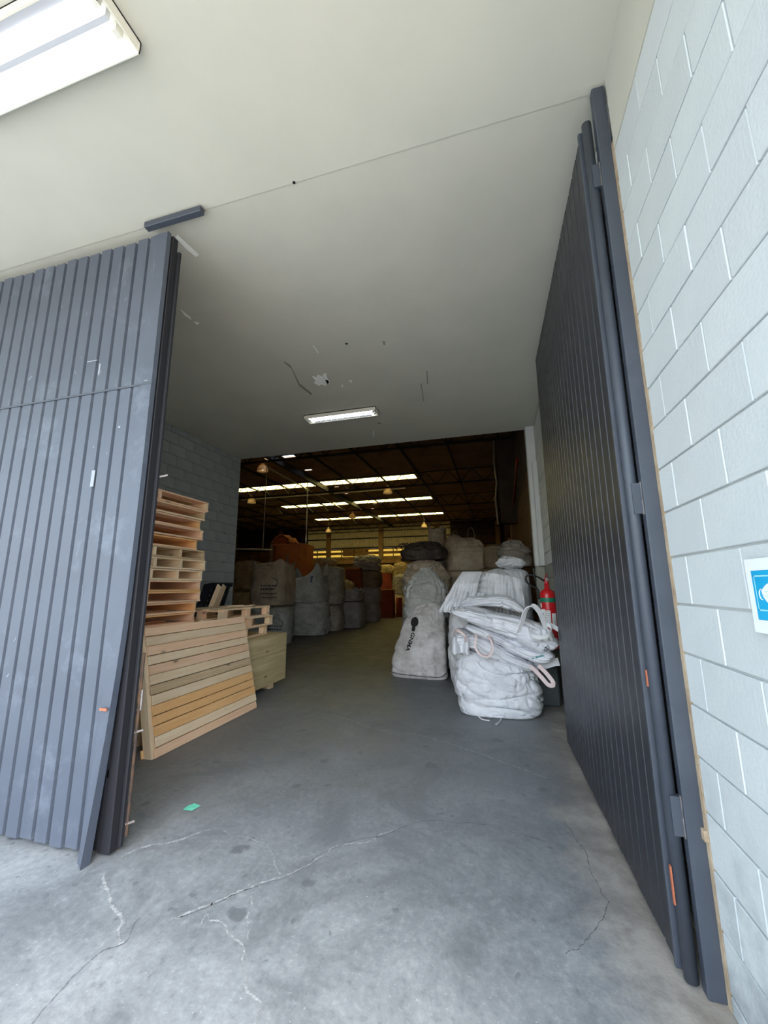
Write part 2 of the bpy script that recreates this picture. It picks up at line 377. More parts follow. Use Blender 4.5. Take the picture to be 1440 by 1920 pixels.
def catmull(pts, n):
    P = [Vector(p) for p in pts]; P = [P[0] * 2 - P[1]] + P + [P[-1] * 2 - P[-2]]; out = []
    seg = len(P) - 3
    for i in range(n + 1):
        u = i / n * seg; k = min(int(u), seg - 1); t = u - k; a, b, c, d = P[k:k + 4]
        out.append(.5 * ((2 * b) + (c - a) * t + (2 * a - 5 * b + 4 * c - d) * t * t + (3 * b - a - 3 * c + d) * t ** 3))
    return out

def ribbon(name, pts, width, m, parent, wdir=(0, 1, 0), thick=.006, n=20, sag=0):
    """a webbing strap along a curve; wdir: the direction of its width"""
    P = catmull(pts, n); wd = Vector(wdir).normalized(); mb = MB(); vs = []; fs = []
    for i, p in enumerate(P):
        t = (P[min(i + 1, n)] - P[max(i - 1, 0)]).normalized()
        w = (wd - t * wd.dot(t)).normalized() * width / 2; nn = t.cross(w).normalized() * thick / 2
        for a, b in ((-1, -1), (1, -1), (1, 1), (-1, 1)): vs.append(p + w * a + nn * b)
    for i in range(n):
        for k in range(4): fs.append((i * 4 + k, i * 4 + (k + 1) % 4, i * 4 + 4 + (k + 1) % 4, i * 4 + 4 + k))
    fs.append((3, 2, 1, 0)); fs.append(tuple(n * 4 + k for k in range(4)))
    mb.add(vs, fs); return mb.build(name, m, parent)

nz = noise.noise
def folds(x, y, z, s):
    a = abs(nz((x * 1.2 + s, y * 1.2, z * 4.6 + nz((x * 2, y * 2 + s, z)) * 1.2)))
    b = abs(nz((x * 2.6 + z * 2.4 + s * 2, y * 2.6 - z * 1.6, z * 2.4)))
    c = abs(nz((x * 6 - z * 3 + s, y * 6, z * 8)))
    return -(exp(-a * 10) + .75 * exp(-b * 10) + .32 * exp(-c * 8)) + nz((x * 1.1, y * 1.1 + s, z * 1.3)) * 1.1

PROF = {
    'flat': [(.99, .78), (.97, .88), (.9, .955), (.7, .985), (.35, 1.0), (0, .992)],
    'round': [(.97, .72), (.9, .85), (.7, .95), (.4, .992), (0, 1.0)],
    'gather': [(.99, .60), (.93, .70), (.78, .80), (.52, .885), (.3, .935), (.17, .962), (.14, .98), (.2, 1.0), (.1, .985), (0, .96)],
    'slump': [(.98, .55), (.93, .66), (.84, .72), (.80, .80), (.70, .90), (.45, .97), (.2, 1.0), (0, .97)],
    'tied': [(.99, .62), (.96, .72), (.86, .81), (.68, .88), (.48, .925), (.34, .95), (.26, .97), (.32, 1.0), (.18, .985), (0, .95)],
    'open': [(.98, .80), (.985, .92), (1.0, 1.0), (.96, .99), (.9, .92), (.6, .87), (0, .86)],
}
def bag_geo(w, d, h, seed, top='flat', nu=96, nv=60, fold=.02, bulge=.035, ex=3.4, taper=0., skew=(0, 0), slant=0., pleats=26, pl=.012, peak=0.):
    pr = [(0, .012), (.55, .004), (.86, 0), (.955, .02), (.99, .075), (1.0 + bulge, .28), (1.0 + bulge * .8, .52)] + PROF[top]
    P = catmull([(r, z, 0) for r, z in pr], nv); vs = []; fs = []
    for j, p in enumerate(P):
        r = max(p.x, 0); z = p.y; zz = z * h
        for i in range(nu):
            a = 2 * pi * i / nu; c, s_ = cos(a), sin(a)
            e2 = 2 / ex
            x = math.copysign(abs(c) ** e2, c); y = math.copysign(abs(s_) ** e2, s_)
            k = r * (1 - taper * z)
            px, py = x * w / 2 * k, y * d / 2 * k
            f = folds(px, py, zz, seed) * fold * min(1, r * 1.6) * min(1, z * 14 + .25)
            f -= (.5 + .5 * sin(pleats * a + 5 * nz((c * 2, s_ * 2 + seed, zz * 1.5)))) * pl * max(0, min(1, (z - .62) * 4)) * min(1, r * 2)
            L = math.hypot(x, y) or 1
            ox, oy = x / L * f, y / L * f
            pz = zz + f * .5 * max(0, min(1, (z - .8) * 5)) * (1.2 if r < .8 else .6)
            if peak and z > .8: pz += peak * max(0, (z - .8) * 5) * (abs(c * s_) * 2) ** 3 * r + nz((c * 2, s_ * 2, seed)) * peak * .5 * max(0, (z - .8) * 5) * r
            pz -= slant * (px / w + .5) * z * h
            vs.append((px + ox + skew[0] * z * z, py + oy + skew[1] * z * z, max(pz, 0.0)))
    for j in range(nv):
        for i in range(nu):
            fs.append((j * nu + i, j * nu + (i + 1) % nu, (j + 1) * nu + (i + 1) % nu, (j + 1) * nu + i))
    return vs, fs

def loop_handle(parent, p0, p1, hgt, m, width=.06, out=(0, 0, 0), name='lifting_loop', wdir=None):
    a = Vector(p0); b = Vector(p1); o = Vector(out); d = (b - a)
    wd = wdir or (Vector((0, 0, 1)).cross(d).normalized())
    pts = [a - Vector((0, 0, .12)), a, a + d * .12 + Vector((0, 0, hgt * .7)) + o * .6, a + d * .5 + Vector((0, 0, hgt)) + o, a + d * .88 + Vector((0, 0, hgt * .7)) + o * .6, b, b - Vector((0, 0, .12))]
    return ribbon(name, pts, width, m, parent, wd, .006, 24)

def bag(label, x, y, z, w, d, h, m, seed, top='flat', rz=0., loops=(), loop_m='web_beige', group=None, hi=False, name='bulk_bag', cat='bag', **kw):
    """one stuffed bulk bag standing at (x, y, z)"""
    r = root(name, (x, y, z), label, cat, group, rz)
    nu, nv = (220, 150) if hi else (100, 64)
    vs, fs = bag_geo(w, d, h, seed, top, nu, nv, **kw)
    body = link('fabric_body', mesh('fabric_body', vs, fs, True), M[m], r)
    bv = BVHTree.FromPolygons([Vector(v) for v in vs], fs)
    for (lx, ly, lh, dx) in loops:      # corner fractions, height, half span
        ax, ay = lx * w / 2, ly * d / 2
        pts = []
        for q in (-1, 1):
            qx = ax + q * dx * (abs(ly) > .2 or 1) ; hit = bv.ray_cast(Vector((qx, ay, h * 1.5)), Vector((0, 0, -1)))
            pts.append((qx, ay, (hit[0].z if hit[0] else h * .9)))
        loop_handle(r, pts[0], pts[1], lh, M[loop_m], .05, (0, -.02, 0))
    return r, body, bv

def print_mesh(name, vs2, fs, origin, ux, uy, direction, bv, m, parent, off=.004):
    """lay flat print (2D points) on a curved body: each point is dropped onto the body"""
    out = []; o = Vector(origin); ux = Vector(ux); uy = Vector(uy); dr = Vector(direction).normalized(); last = None
    for a, b in vs2:
        p = o + ux * a + uy * b; h = bv.ray_cast(p, dr)
        q = h[0] if h[0] is not None else (last if last else p)
        last = q; out.append(q - dr * off)
    return link(name, mesh(name, out, fs), m, parent)

def disc2(cx, cy, rx, ry, seed=0, n=20, rag=.12):
    vs = [(cx, cy)]; 
    for ring in (.5, 1):
        for k in range(n):
            a = 2 * pi * k / n; q = ring * (1 + (nz((cos(a) * 2 + seed, sin(a) * 2, ring)) * rag if ring == 1 else 0)); vs.append((cx + cos(a) * rx * q, cy + sin(a) * ry * q))
    fs = [(0, 1 + k, 1 + (k + 1) % n) for k in range(n)] + [(1 + k, 1 + n + k, 1 + n + (k + 1) % n, 1 + (k + 1) % n) for k in range(n)]
    return vs, fs

def text2(t, size):
    cu = bpy.data.curves.new('t', 'FONT'); cu.body = t; cu.size = size; cu.resolution_u = 3; cu.offset = size * .03
    o = bpy.data.objects.new('t', cu); COL.objects.link(o); dg = bpy.context.evaluated_depsgraph_get()
    me = bpy.data.meshes.new_from_object(o.evaluated_get(dg)); vs = [(v.co.x, v.co.y) for v in me.vertices]; fs = [tuple(p.vertices) for p in me.polygons]
    bpy.data.objects.remove(o); bpy.data.curves.remove(cu); bpy.data.meshes.remove(me)
    return vs, fs

def rect2(x0, x1, y0, y1, n=4):
    vs = []; fs = []
    for j in range(2):
        for i in range(n + 1): vs.append((x0 + (x1 - x0) * i / n, (y0, y1)[j]))
    for i in range(n): fs.append((i, i + 1, n + 2 + i, n + 1 + i))
    return vs, fs

def slab_bag(label, path, depth, thick, m, seed, y0, name='folded_bag', group=None, pleat=.05, nu=130, nv=110):
    """an emptied bag folded flat; path: (x, z) points of its length, y0: its front edge"""
    b = Vector((path[0][0], y0 + depth / 2, min(p[1] for p in path) - .1))
    r = root(name, b, label, 'bag', group)
    P = catmull([(p[0], 0, p[1]) for p in path], nu); T = catmull([(t, 0, 0) for t in thick], nu); vs = []; fs = []
    for i, p in enumerate(P):
        u = i / nu; t = (P[min(i + 1, nu)] - P[max(i - 1, 0)]).normalized(); nn = Vector((-t.z, 0, t.x))
        e = min(1, (min(u, 1 - u) * 9 + .02)) ** .5; th = T[i].x / 2 * (0.25 + .75 * e)
        for k in range(nv):
            a = 2 * pi * k / nv; c, s_ = cos(a), sin(a)
            yy = math.copysign(abs(c) ** .75, c) * depth / 2 * (.9 + .1 * e) ; tt = math.copysign(abs(s_) ** .8, s_) * th
            f = -(exp(-abs(nz((u * 2.2 + seed, yy * 3.5, tt * 12))) * 9) + .7 * exp(-abs(nz((u * 4 - tt * 3, yy * 7 + seed, tt * 20))) * 9)) + nz((u * 3 + seed, yy * 3, tt * 5)) * 1.0
            L = math.hypot(yy / depth, tt / max(th, .01)) or 1
            q = p + nn * (tt + f * pleat * .7 * s_) + Vector((0, 1, 0)) * (yy + f * pleat * c)
            q += t * (nz((yy * 4 + seed, tt * 6, u * 2)) * .05 * (1 - e * .8) * (1 if u > .5 else -1))
            vs.append(q + Vector((0, y0 + depth / 2, 0)) - b)
    for i in range(nu):
        for k in range(nv): fs.append((i * nv + k, i * nv + (k + 1) % nv, (i + 1) * nv + (k + 1) % nv, (i + 1) * nv + k))
    fs.append(tuple(range(nv))[::-1]); fs.append(tuple(nu * nv + k for k in range(nv)))
    body = link('fabric_body', mesh('fabric_body', vs, fs, True), M[m], r)
    return r, body, b, BVHTree.FromPolygons([Vector(v) for v in vs], fs)

def sheet(name, fn, nu, nv, m, parent, thick=.008):
    vs = [fn(i / nu, j / nv) for j in range(nv + 1) for i in range(nu + 1)]
    fs = [(j * (nu + 1) + i, j * (nu + 1) + i + 1, (j + 1) * (nu + 1) + i + 1, (j + 1) * (nu + 1) + i) for j in range(nv) for i in range(nu)]
    o = link(name, mesh(name, vs, fs, True), m, parent); s = o.modifiers.new('thickness', 'SOLIDIFY'); s.thickness = thick
    return o

# ================================================================== SETTING
def struct(name, label=None, cat=None):
    return root(name, (0, 0, 0), label, cat, kind='structure')

CEIL = 4.45
# floor: one slab in and out
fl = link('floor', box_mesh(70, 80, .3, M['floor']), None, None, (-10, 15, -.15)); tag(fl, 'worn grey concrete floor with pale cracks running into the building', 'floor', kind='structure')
def crack(pts, wid, m, seed, name='crack'):
    P = catmull([(x, y, 0) for x, y in pts], len(pts) * 14); vs = []; fs = []; rnd = random.Random(seed)
    for i, p in enumerate(P):
        t = (P[min(i + 1, len(P) - 1)] - P[max(i - 1, 0)]).normalized(); nn = Vector((-t.y, t.x, 0))
        j = nn * (nz((p.x * 9, p.y * 9, seed)) * .02 + nz((p.x * 30, p.y * 30, seed)) * .008)
        w = wid * (.25 + rnd.random()) * .5
        vs.append(p + j + nn * w + Vector((0, 0, .0012))); vs.append(p + j - nn * w + Vector((0, 0, .0012)))
    for i in range(len(P) - 1): fs.append((2 * i, 2 * i + 1, 2 * i + 3, 2 * i + 2))
    link(name, mesh(name, vs, fs), m, fl, (10, -15, .15))
CRACKS_HERE = True

# blocks ---------------------------------------------------------
def blocks_x(parent, xf, sgn, y0, y1, z0, z1, m, bw=.39, off=(.2, 0), dep=.05, pitch=.203, zoff=.067, m2=None, zsplit=None, seed=1):
    """blocks laid in a wall whose face looks along sgn*x; joint positions follow off per course parity"""
    rnd = random.Random(seed); k = 0
    while zoff + pitch * k < z0 - .001: k += 1
    k -= 1
    while True:
        a = zoff + pitch * k; b = a + pitch
        if a > z1 - .02: break
        A = max(a, z0); B = min(b, z1)
        if B - A > .03:
            j = y0 - ((y0 - off[k % 2]) % bw)
            while j < y1 - .01:
                s, e = max(j, y0), min(j + bw, y1)
                if e - s > .03:
                    mm = m if (m2 is None or a >= zsplit) else m2
                    pro = rnd.choice((0, .001, .002, .003))
                    o = box('block', 0, dep, 0, round(e - s - .007, 3), 0, round(B - A - .009, 3), mm, parent, .003)
                    o.location = (xf + sgn * (-dep / 2 + pro) , (s + e) / 2, (A + B) / 2)
                j += bw
        k += 1

# outer right wall
XR = .755
w1 = struct('wall_right', 'white painted concrete block wall beside the dark open door', 'wall')
box('wall_core', XR + .009, XR + .25, .55, 2.09, 0, CEIL, M['mortar_white'], w1)
blocks_x(w1, XR, -1, .56, 2.085, 0, 3.93, M['block_white'], off=(1.738, 1.543), dep=.03)
box('plaster_band', XR - .002, XR + .2, .55, 2.085, 3.935, CEIL, M['ceil_front'], w1)
tr = box('trim_1', XR - .002, XR + .06, 2.088, 2.12, 0, 4.0, M['beige']); tag(tr, 'rough bare mortar strip between block wall and door post', 'trim', kind='structure')

# passage right wall (behind the opened leaf)
XI = .79
w2 = struct('wall_right_inner', 'block wall behind the open leaf, white above and dull green grey below', 'wall')
box('wall_core', XI + .008, XI + .25, 2.14, 7.4, 0, CEIL, M['mortar_pale'], w2)
blocks_x(w2, XI, -1, 2.15, 7.4, 0, 4.4, M['block_pale'], off=(.2, .4), dep=.03, m2=M['plaster_dull'], zsplit=1.85, seed=3)
pil = struct('wall_pillar', 'white painted concrete pillar where passage meets the warehouse', 'pillar')
box('pillar_shaft', .645, .95, 7.4, 7.62, 1.9, CEIL, M['block_pale'], pil, .012)
box('pillar_shaft', .65, .95, 7.405, 7.615, 0, 1.9, M['plaster_dull'], pil, .012)
box('pillar_step', .71, .95, 7.3, 7.42, 1.9, 3.75, M['block_pale'], pil, .012)

# passage left wall
XL = -5.47
w3 = struct('wall_left', 'grey painted block wall behind the stacked pallets', 'wall')
box('wall_core', XL - .2, XL - .009, 2.25, 7.56, 0, CEIL, M['mortar_grey'], w3)
blocks_x(w3, XL, 1, 3.4, 7.55, 0, CEIL, M['block_grey'], off=(.25, .45), dep=.03, seed=5)
box('plaster_band', XL - .02, XL, 2.25, 3.395, 0, CEIL, M['block_grey'], w3)
box('plaster_band', XL - .2, XL - .001, 7.552, 7.57, 0, CEIL, M['block_grey'], w3)
for (yy, zz) in ((7.0, 3.15), (7.15, 2.7), (6.95, 2.55), (6.2, 2.55), (7.2, 2.1)):
    mb = MB(); mb.tube([(0, 0, 0), (.012, 0, 0)], .012, 8); mb.build('bolt_hole', M['rubber'], w3, (XL, yy, zz))

# ceilings
cf = struct('ceiling', 'cream painted ceiling over the loading bay in front of the doors', 'ceiling')
box('ceiling_slab', -14, 1.1, -1.3, 2.16, CEIL, CEIL + .2, M['ceil_front'], cf)
ci = struct('ceiling_inner', 'grey painted passage ceiling with scuffs and bare patches', 'ceiling')
box('ceiling_slab', XL - .2, 1.1, 2.16, 7.58, CEIL + .004, CEIL + .25, M['ceil_in'], ci)
def patch(pts, m, name='paint_scuff'):
    vs = [(x, y, CEIL + .002) for x, y in pts] + [(x, y, CEIL + .006) for x, y in pts]; n = len(pts)
    fs = [tuple(range(n)), tuple(range(n, 2 * n))[::-1]] + [(i, (i + 1) % n, n + (i + 1) % n, n + i) for i in range(n)]
    link(name, mesh(name, vs, fs), m, ci)
PATCHES = True

# front wall left of the closed leaf, lintel and warehouse shell
wf = struct('wall_front')
box('wall_core', -14, -5.3, 2.16, 2.4, 0, CEIL, M['block_grey'], wf)
WT = 7.0
wh = struct('wall_back_of_passage')
box('wall_core', -30, XL - .2, 7.38, 7.56, 0, WT, M['clad_brown'], wh)
box('wall_core', XL - .2, 1.2, 7.38, 7.58, CEIL + .26, WT, M['clad_brown'], wh)
wr = struct('wall_right_warehouse', 'dusty brown block wall of the warehouse with cladding above', 'wall')
box('wall_core', .83, 1.1, 7.62, 35, 0, WT, M['clad_brown'], wr)
for k in range(21):
    box('block_course', .80, .84, 7.63, 35, .2 * k + .004, .2 * k + .192, M['brick_brown'], wr, .004)
for yy in (16.2, 21.5, 27.0):
    box('wall_pilaster', .62, .84, yy, yy + .35, 0, 4.2, M['column_tan'], wr, .01)
mb = MB()
for i in range(60): mb.box(.8, .83, 7.7 + i * .45, 7.7 + i * .45 + .2, 4.22, WT)
mb.build('cladding_ribs', M['clad_brown'], wr)
mb = MB(); mb.box(.25, .8, 14.6, 15.0, 3.75, WT); mb.box(.45, .8, 17.6, 18.0, 3.6, WT); mb.build('cladding_box', M['clad_brown'], wr)
mb = MB(); mb.tube([(.7, 11, 4.95), (.7, 18.2, 3.9), (.7, 18.2, 3.6), (.7, 30, 2.6)], .035, 8); mb.build('red_pipe', M['red_pipe'], wr)
mb = MB(); mb.tube([(.16, 14.5, 6.9), (.12, 14.5, 6.0), (.18, 14.5, 5.2), (.1, 14.5, 4.6), (.14, 14.5, 3.7)], .03, 8); mb.build('drain_pipe', M['conduit'], wr)
wl = struct('wall_left_warehouse')
box('wall_core', -30.2, -30, 7.4, 35, 0, WT, M['clad_brown'], wl)
for yy in range(9, 34, 4): box('wall_pilaster', -30, -29.75, yy, yy + .3, 0, WT, M['column_tan'], wl)

# far wall: ribbed ochre sheets, girts, columns, slatted openings
YB = 34.0
wb = struct('wall_back', 'far warehouse wall of ribbed ochre sheets with slatted openings below', 'wall')
for i in range(26):      # one sheet between girts per bay; each sheet a piece
    mb = MB(); x0 = -30 + i * 1.2
    pts = []
    for r in range(5): pts += [(x0 + r * .24, -.01), (x0 + r * .24 + .03, -.06), (x0 + r * .24 + .12, -.06), (x0 + r * .24 + .15, -.01)]
    pts.append((x0 + 1.2, -.01))
    vs = [(x, YB + y, z) for z in (5.0, WT) for x, y in pts]; n = len(pts)
    mb.add(vs, [(k, k + 1, n + k + 1, n + k) for k in range(n - 1)])
    mb.build('wall_sheet', M['clad_glow'] if -18 < x0 < -4.8 else M['clad_brown'], wb)
box('wall_core', -30, 1.1, YB, YB + .2, 0, 4.0, M['clad_ochre'], wb)
for zz in (5.02, 5.85, 6.75): box('wall_girt', -30, 1, YB - .16, YB - .05, zz - .05, zz + .05, M['steel_dark'], wb)
for k in range(7):
    xx = -14.6 + (k - 3) * 4.95
    box('wall_column', xx - .18, xx + .18, YB - .4, YB - .1, 0, 6.8, M['column_tan'], wb)
for k in range(26):
    xx = -29 + k * 1.2
    box('window_bar', xx - .03, xx + .03, YB - .1, YB, 4.0, 5.0, M['steel_dark'], wb)
for zz in (4.0, 4.16, 4.44, 4.58, 4.84):
    box('wall_louver', -30, 1, YB - .12, YB + .05, zz, zz + (.12 if zz in (4.0, 4.44, 4.84) else .06), M['column_tan'], wb, rot=(radians(18), 0, 0))
wd = link('window_1', box_mesh(31, .01, 1.0, M['louver_pane']), None, None, (-14.5, YB + .12, 4.5))
box('wall_board', -30, -16.5, YB - .04, YB + .06, 4.0, 5.0, M['column_tan'], wb); box('wall_board', -13.3, -10.9, YB - .04, YB + .06, 4.3, 5.0, M['column_tan'], wb); box('wall_board', -5.9, 1, YB - .04, YB + .06, 4.0, 5.0, M['column_tan'], wb); tag(wd, 'yellowed glazing behind the slats of the far warehouse wall', 'window', kind='structure')
box('wall_ledge', -30, 1, YB - .6, YB - .1, 3.6, 3.9, M['column_tan'], wb)

# roof: brown sheets with skylight strips, trusses, rafters
rf = struct('roof', 'dark warehouse roof with bright skylight strips over lattice trusses', 'roof')
STR = [(18.75, 19.5, -3.65, -14.6), (23.9, 24.6, -3.65, -13.9), (29.4, 30.1, -3.65, -14.0)]
HOLES = [(-8.45, -7.9, 14.4, 14.65), (-9.3, -8.8, 14.45, 14.7), (-8.45, -8.1, 16.5, 16.65), (-9.1, -8.85, 16.5, 16.62), (-8.35, -8.1, 19.9, 20.0), (-8.4, -8.2, 21.6, 21.7), (-7.7, -7.4, 24.9, 25.0), (-8.3, -8.1, 26.5, 26.6)]
def roof_build():
    xs = sorted(set([-30.2, 1.2] + [a for s in STR for a in (s[2], s[3])] + [a for h in HOLES for a in (h[0], h[1])] + [-30 + i * 2.0 for i in range(16)]))
    ys = sorted(set([7.4, 35] + [a for s in STR for a in (s[0], s[1])] + [a for h in HOLES for a in (h[2], h[3])] + [8 + i * 3 for i in range(9)]))
    mb = MB()
    for i in range(len(xs) - 1):
        for j in range(len(ys) - 1):
            cx, cy = (xs[i] + xs[i + 1]) / 2, (ys[j] + ys[j + 1]) / 2
            if any(s[3] < cx < s[2] and s[0] < cy < s[1] for s in STR) or any(h[0] < cx < h[1] and h[2] < cy < h[3] for h in HOLES): continue
            mb.box(xs[i], xs[i + 1], ys[j], ys[j + 1], WT, WT + .03)
    o = mb.build('roof_sheet', M['roof'], rf)
roof_build()
for s in STR:
    n = 9; L = (s[2] - s[3]) / n
    for k in range(n): box('skylight_pane', s[3] + k * L + .01, s[3] + (k + 1) * L - .01, s[0], s[1], WT + .005, WT + .012, M['skylight'], rf)
for k in range(17):     # rafters running into the depth
    xx = .3 - k * 1.86
    box('roof_rafter', xx - .035, xx + .035, 7.6, YB, WT - .09, WT - .02, M['steel_dark'], rf)
box('roof_rafter', -8.74, -8.6, 7.6, YB, WT - .3, WT - .05, M['steel_dark'], rf)
for yy in (13.0, 18.3, 23.5, 29.0, 33.0):
    mb = MB(); zt = WT - .05; zb = WT - .68; step = .55
    mb.bar((-30, yy, zt), (.8, yy, zt), .05, .04); mb.bar((-30, yy, zb), (.8, yy, zb), .08, .07)
    xx = -30; up = False
    while xx < .7:
        mb.bar((xx, yy, zt if up else zb), (xx + step, yy, zb if up else zt), .03, .03); xx += step; up = not up
    mb.build('roof_truss', M['steel_dark'], rf)

# ================================================================== DOORS
def slat_mesh(w, h, m, ch=.008, dep=.022):
    key = ('slat', round(w, 3), round(h, 3), m.name)
    if key in BC: return BC[key]
    # ribbed pan: flat face with folded flanks; local x = width, -y = outwards
    pr = [(-w / 2, 0), (-w / 2 + ch, -dep), (w / 2 - ch, -dep), (w / 2, 0)]
    zs = [0, h * .33, h * .66, h]; vs = []; fs = []
    for z in zs:
        for x, y in pr: vs.append((x, y, z))
    n = len(pr)
    for j in range(3):
        for i in range(n - 1): fs.append((j * n + i, j * n + i + 1, (j + 1) * n + i + 1, (j + 1) * n + i))
    me = mesh('slat', vs, fs); me.materials.append(m); BC[key] = me; return me

# door 1: closed leaf on the left
d1 = root('door_1', (-2.3, 2.12, 0), 'closed dark grey ribbed steel door leaf with scratches and a bent lower corner', 'door', kind='structure')
PX = .1245
box('door_backing', -2.75, -.07, .03, .05, .04, 4.28, M['door_back'], d1)
for k in range(1, 22):
    x = -.085 - PX * k
    o = link('slat', slat_mesh(PX - .014, 4.26, M['door']), None, d1, (x - PX / 2 + .014, .03, .035 + .006 * sin(k * 2.1)))
# last slat, bent away from the stile at its foot
def bent():
    zs = [4.30 * i / 24 for i in range(25)]; vs = []; fs = []
    for z in zs:
        b = max(0, 1 - z / 1.5) ** 1.6; c = max(0, 1 - z / 2.6) ** 2
        xl, xr = -.195, -.012 - .06 * c
        for u, (x, y) in enumerate(((xl, .03), (xl + .01, .008), (xl + .075 - .03 * c, .007 - .03 * b), (xl + .08 - .03 * c, .002 - .035 * b), (xr - .012, .004 - .07 * b), (xr, -.004 - .075 * b), (xr + .004, .03 - .05 * b))):
            vs.append((x, y, z - .05 * b * (u / 6)))
    n = 7
    for j in range(24):
        for i in range(n - 1): fs.append((j * n + i, j * n + i + 1, (j + 1) * n + i + 1, (j + 1) * n + i))
    o = link('slat', mesh('slat', vs, fs), M['door'], d1); s = o.modifiers.new('thickness', 'SOLIDIFY'); s.thickness = .003
bent()
box('door_seam', -2.75, -.02, .0015, .004, 3.02, 3.035, M['door_frame'], d1)
box('door_stile', -.10, -.005, .045, .10, .02, 4.3, M['door_back'], d1, .004)
box('door_stile', -.055, .015, .10, .125, .03, 4.2, M['door_back'], d1, .004)
mb = MB()
for k in range(9): mb.box(-.094 + .002 * k, -.086 + .002 * k, .035, .046, .03 + k * .05, .075 + k * .05)
mb.build('rust_flakes', M['rust'], d1)
mb = MB(); mb.tube([(.02, .135, .08), (.02, .135, 1.15)], .009, 8); mb.build('drop_rod', M['rust'], d1)
for zz, mm in ((.14, 'galv'), (.66, 'galv'), (2.35, 'galv')):
    mb = MB(); mb.bar((-.01, .12, zz), (.06, .15, zz + .02), .012, .012); mb.bar((-.01, .12, zz), (-.01, .12, zz - .05), .012, .012); mb.build('rod_bracket', M[mm], d1)
mb = MB(); mb.tube([(.0, .13, .92), (.03, .14, .92), (.03, .14, .80), (.0, .13, .80)], .008, 8); mb.build('pull_handle', M['galv'], d1)
box('rust_patch', -.115, -.06, -.03, -.022, .83, .845, M['rust_spot'], d1)
box('door_track', -.24, .29, -.02, .03, 4.38, 4.43, M['door_frame'], d1, .004)
box('rust_edge', -.075, -.02, .1, .13, .01, .45, M['rust'], d1)

rs = random.Random(5)
M['scratch'] = mat('bare_scratch', (146, 153, 163), .6)
for k in range(26):
    kx = rs.randint(1, 16); x = -.085 - PX * kx - rs.uniform(.02, .095); z = rs.uniform(.3, 4.0); a = rs.uniform(-.5, .9); L = rs.uniform(.015, .06)
    mb = MB(); mb.bar((x, .0065, z), (min(x + L * sin(a), -.085 - PX * kx - .018), .0065, z + L * cos(a)), .0012, rs.uniform(.002, .006)); mb.build('scratch', M['scratch'], d1)
for (x, z, w, h) in ((-.62, 3.30, .10, .006), (-.535, 3.22, .012, .09), (-.27, 2.72, .02, .012), (-.07, 3.05, .03, .005), (-.46, 2.35, .03, .12)):
    box('scratch', x - w / 2, x + w / 2, .0045 if x < -.2 else -.001, .0078, z - h / 2, z + h / 2, M['scratch'], d1)

# door 2: opened leaf standing along the right wall
d2 = root('door_2', (.645, 2.17, 0), 'opened dark grey ribbed steel door leaf along the right block wall', 'door', kind='structure', rz=radians(90 + .9))
# local x runs into the building, local +y faces the passage (-x)
L2 = 2.56
box('door_backing', 0.04, L2, -.03, .0, .05, 4.24, M['door_back'], d2)
n2 = 21; p2 = (L2 - .05) / n2
for k in range(n2):
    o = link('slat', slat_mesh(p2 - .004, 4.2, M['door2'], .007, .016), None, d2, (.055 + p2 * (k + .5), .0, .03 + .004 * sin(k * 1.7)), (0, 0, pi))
mb = MB(); mb.tube([(0, -.012, .02), (0, -.012, 4.25)], .026, 16); mb.build('hinge_tube', M['door_frame'], d2, smooth=True)
box('door_stile', .028, .05, -.03, .028, .03, 4.24, M['door_frame'], d2, .003)
box('door_rail', .03, L2, -.04, -.0, 4.2, 4.26, M['door_frame'], d2, .003)
box('door_rail', .03, L2, -.05, -.03, .03, .1, M['door_frame'], d2, .003)
box('latch_plate', L2 - .18, L2 - .15, .024, .03, 1.02, 1.12, M['steel_dark'], d2)
for zz in (.62, 1.98, 3.85):
    mb = MB(); mb.box(-.0325, .0, -.044, -.005, zz - .075, zz + .075); h = mb.build('hinge', M['door_frame'], d2)
    mb = MB(); mb.tube([(-.03, -.052, zz - .08), (-.03, -.052, zz - .01), (-.03, -.052, zz - .005), (-.03, -.052, zz + .08)], [.011, .011, .009, .011], 12); mb.build('hinge_pin', M['galv'], h)
box('rust_patch', -.012, .002, .014, .0195, .28, .42, M['rust_spot'], d2); box('rust_patch', .0, .012, .012, .0185, 1.12, 1.19, M['rust_spot'], d2)
# post fixed on the wall
ps = struct('door_frame_post', 'dark grey steel door post bolted to the block wall', 'door frame')
box('post', .69, .757, 2.115, 2.165, 0, 4.43, M['door_frame'], ps, .005)
box('post_hook', .74, .77, 2.09, 2.115, .56, .60, M['beige'], ps)

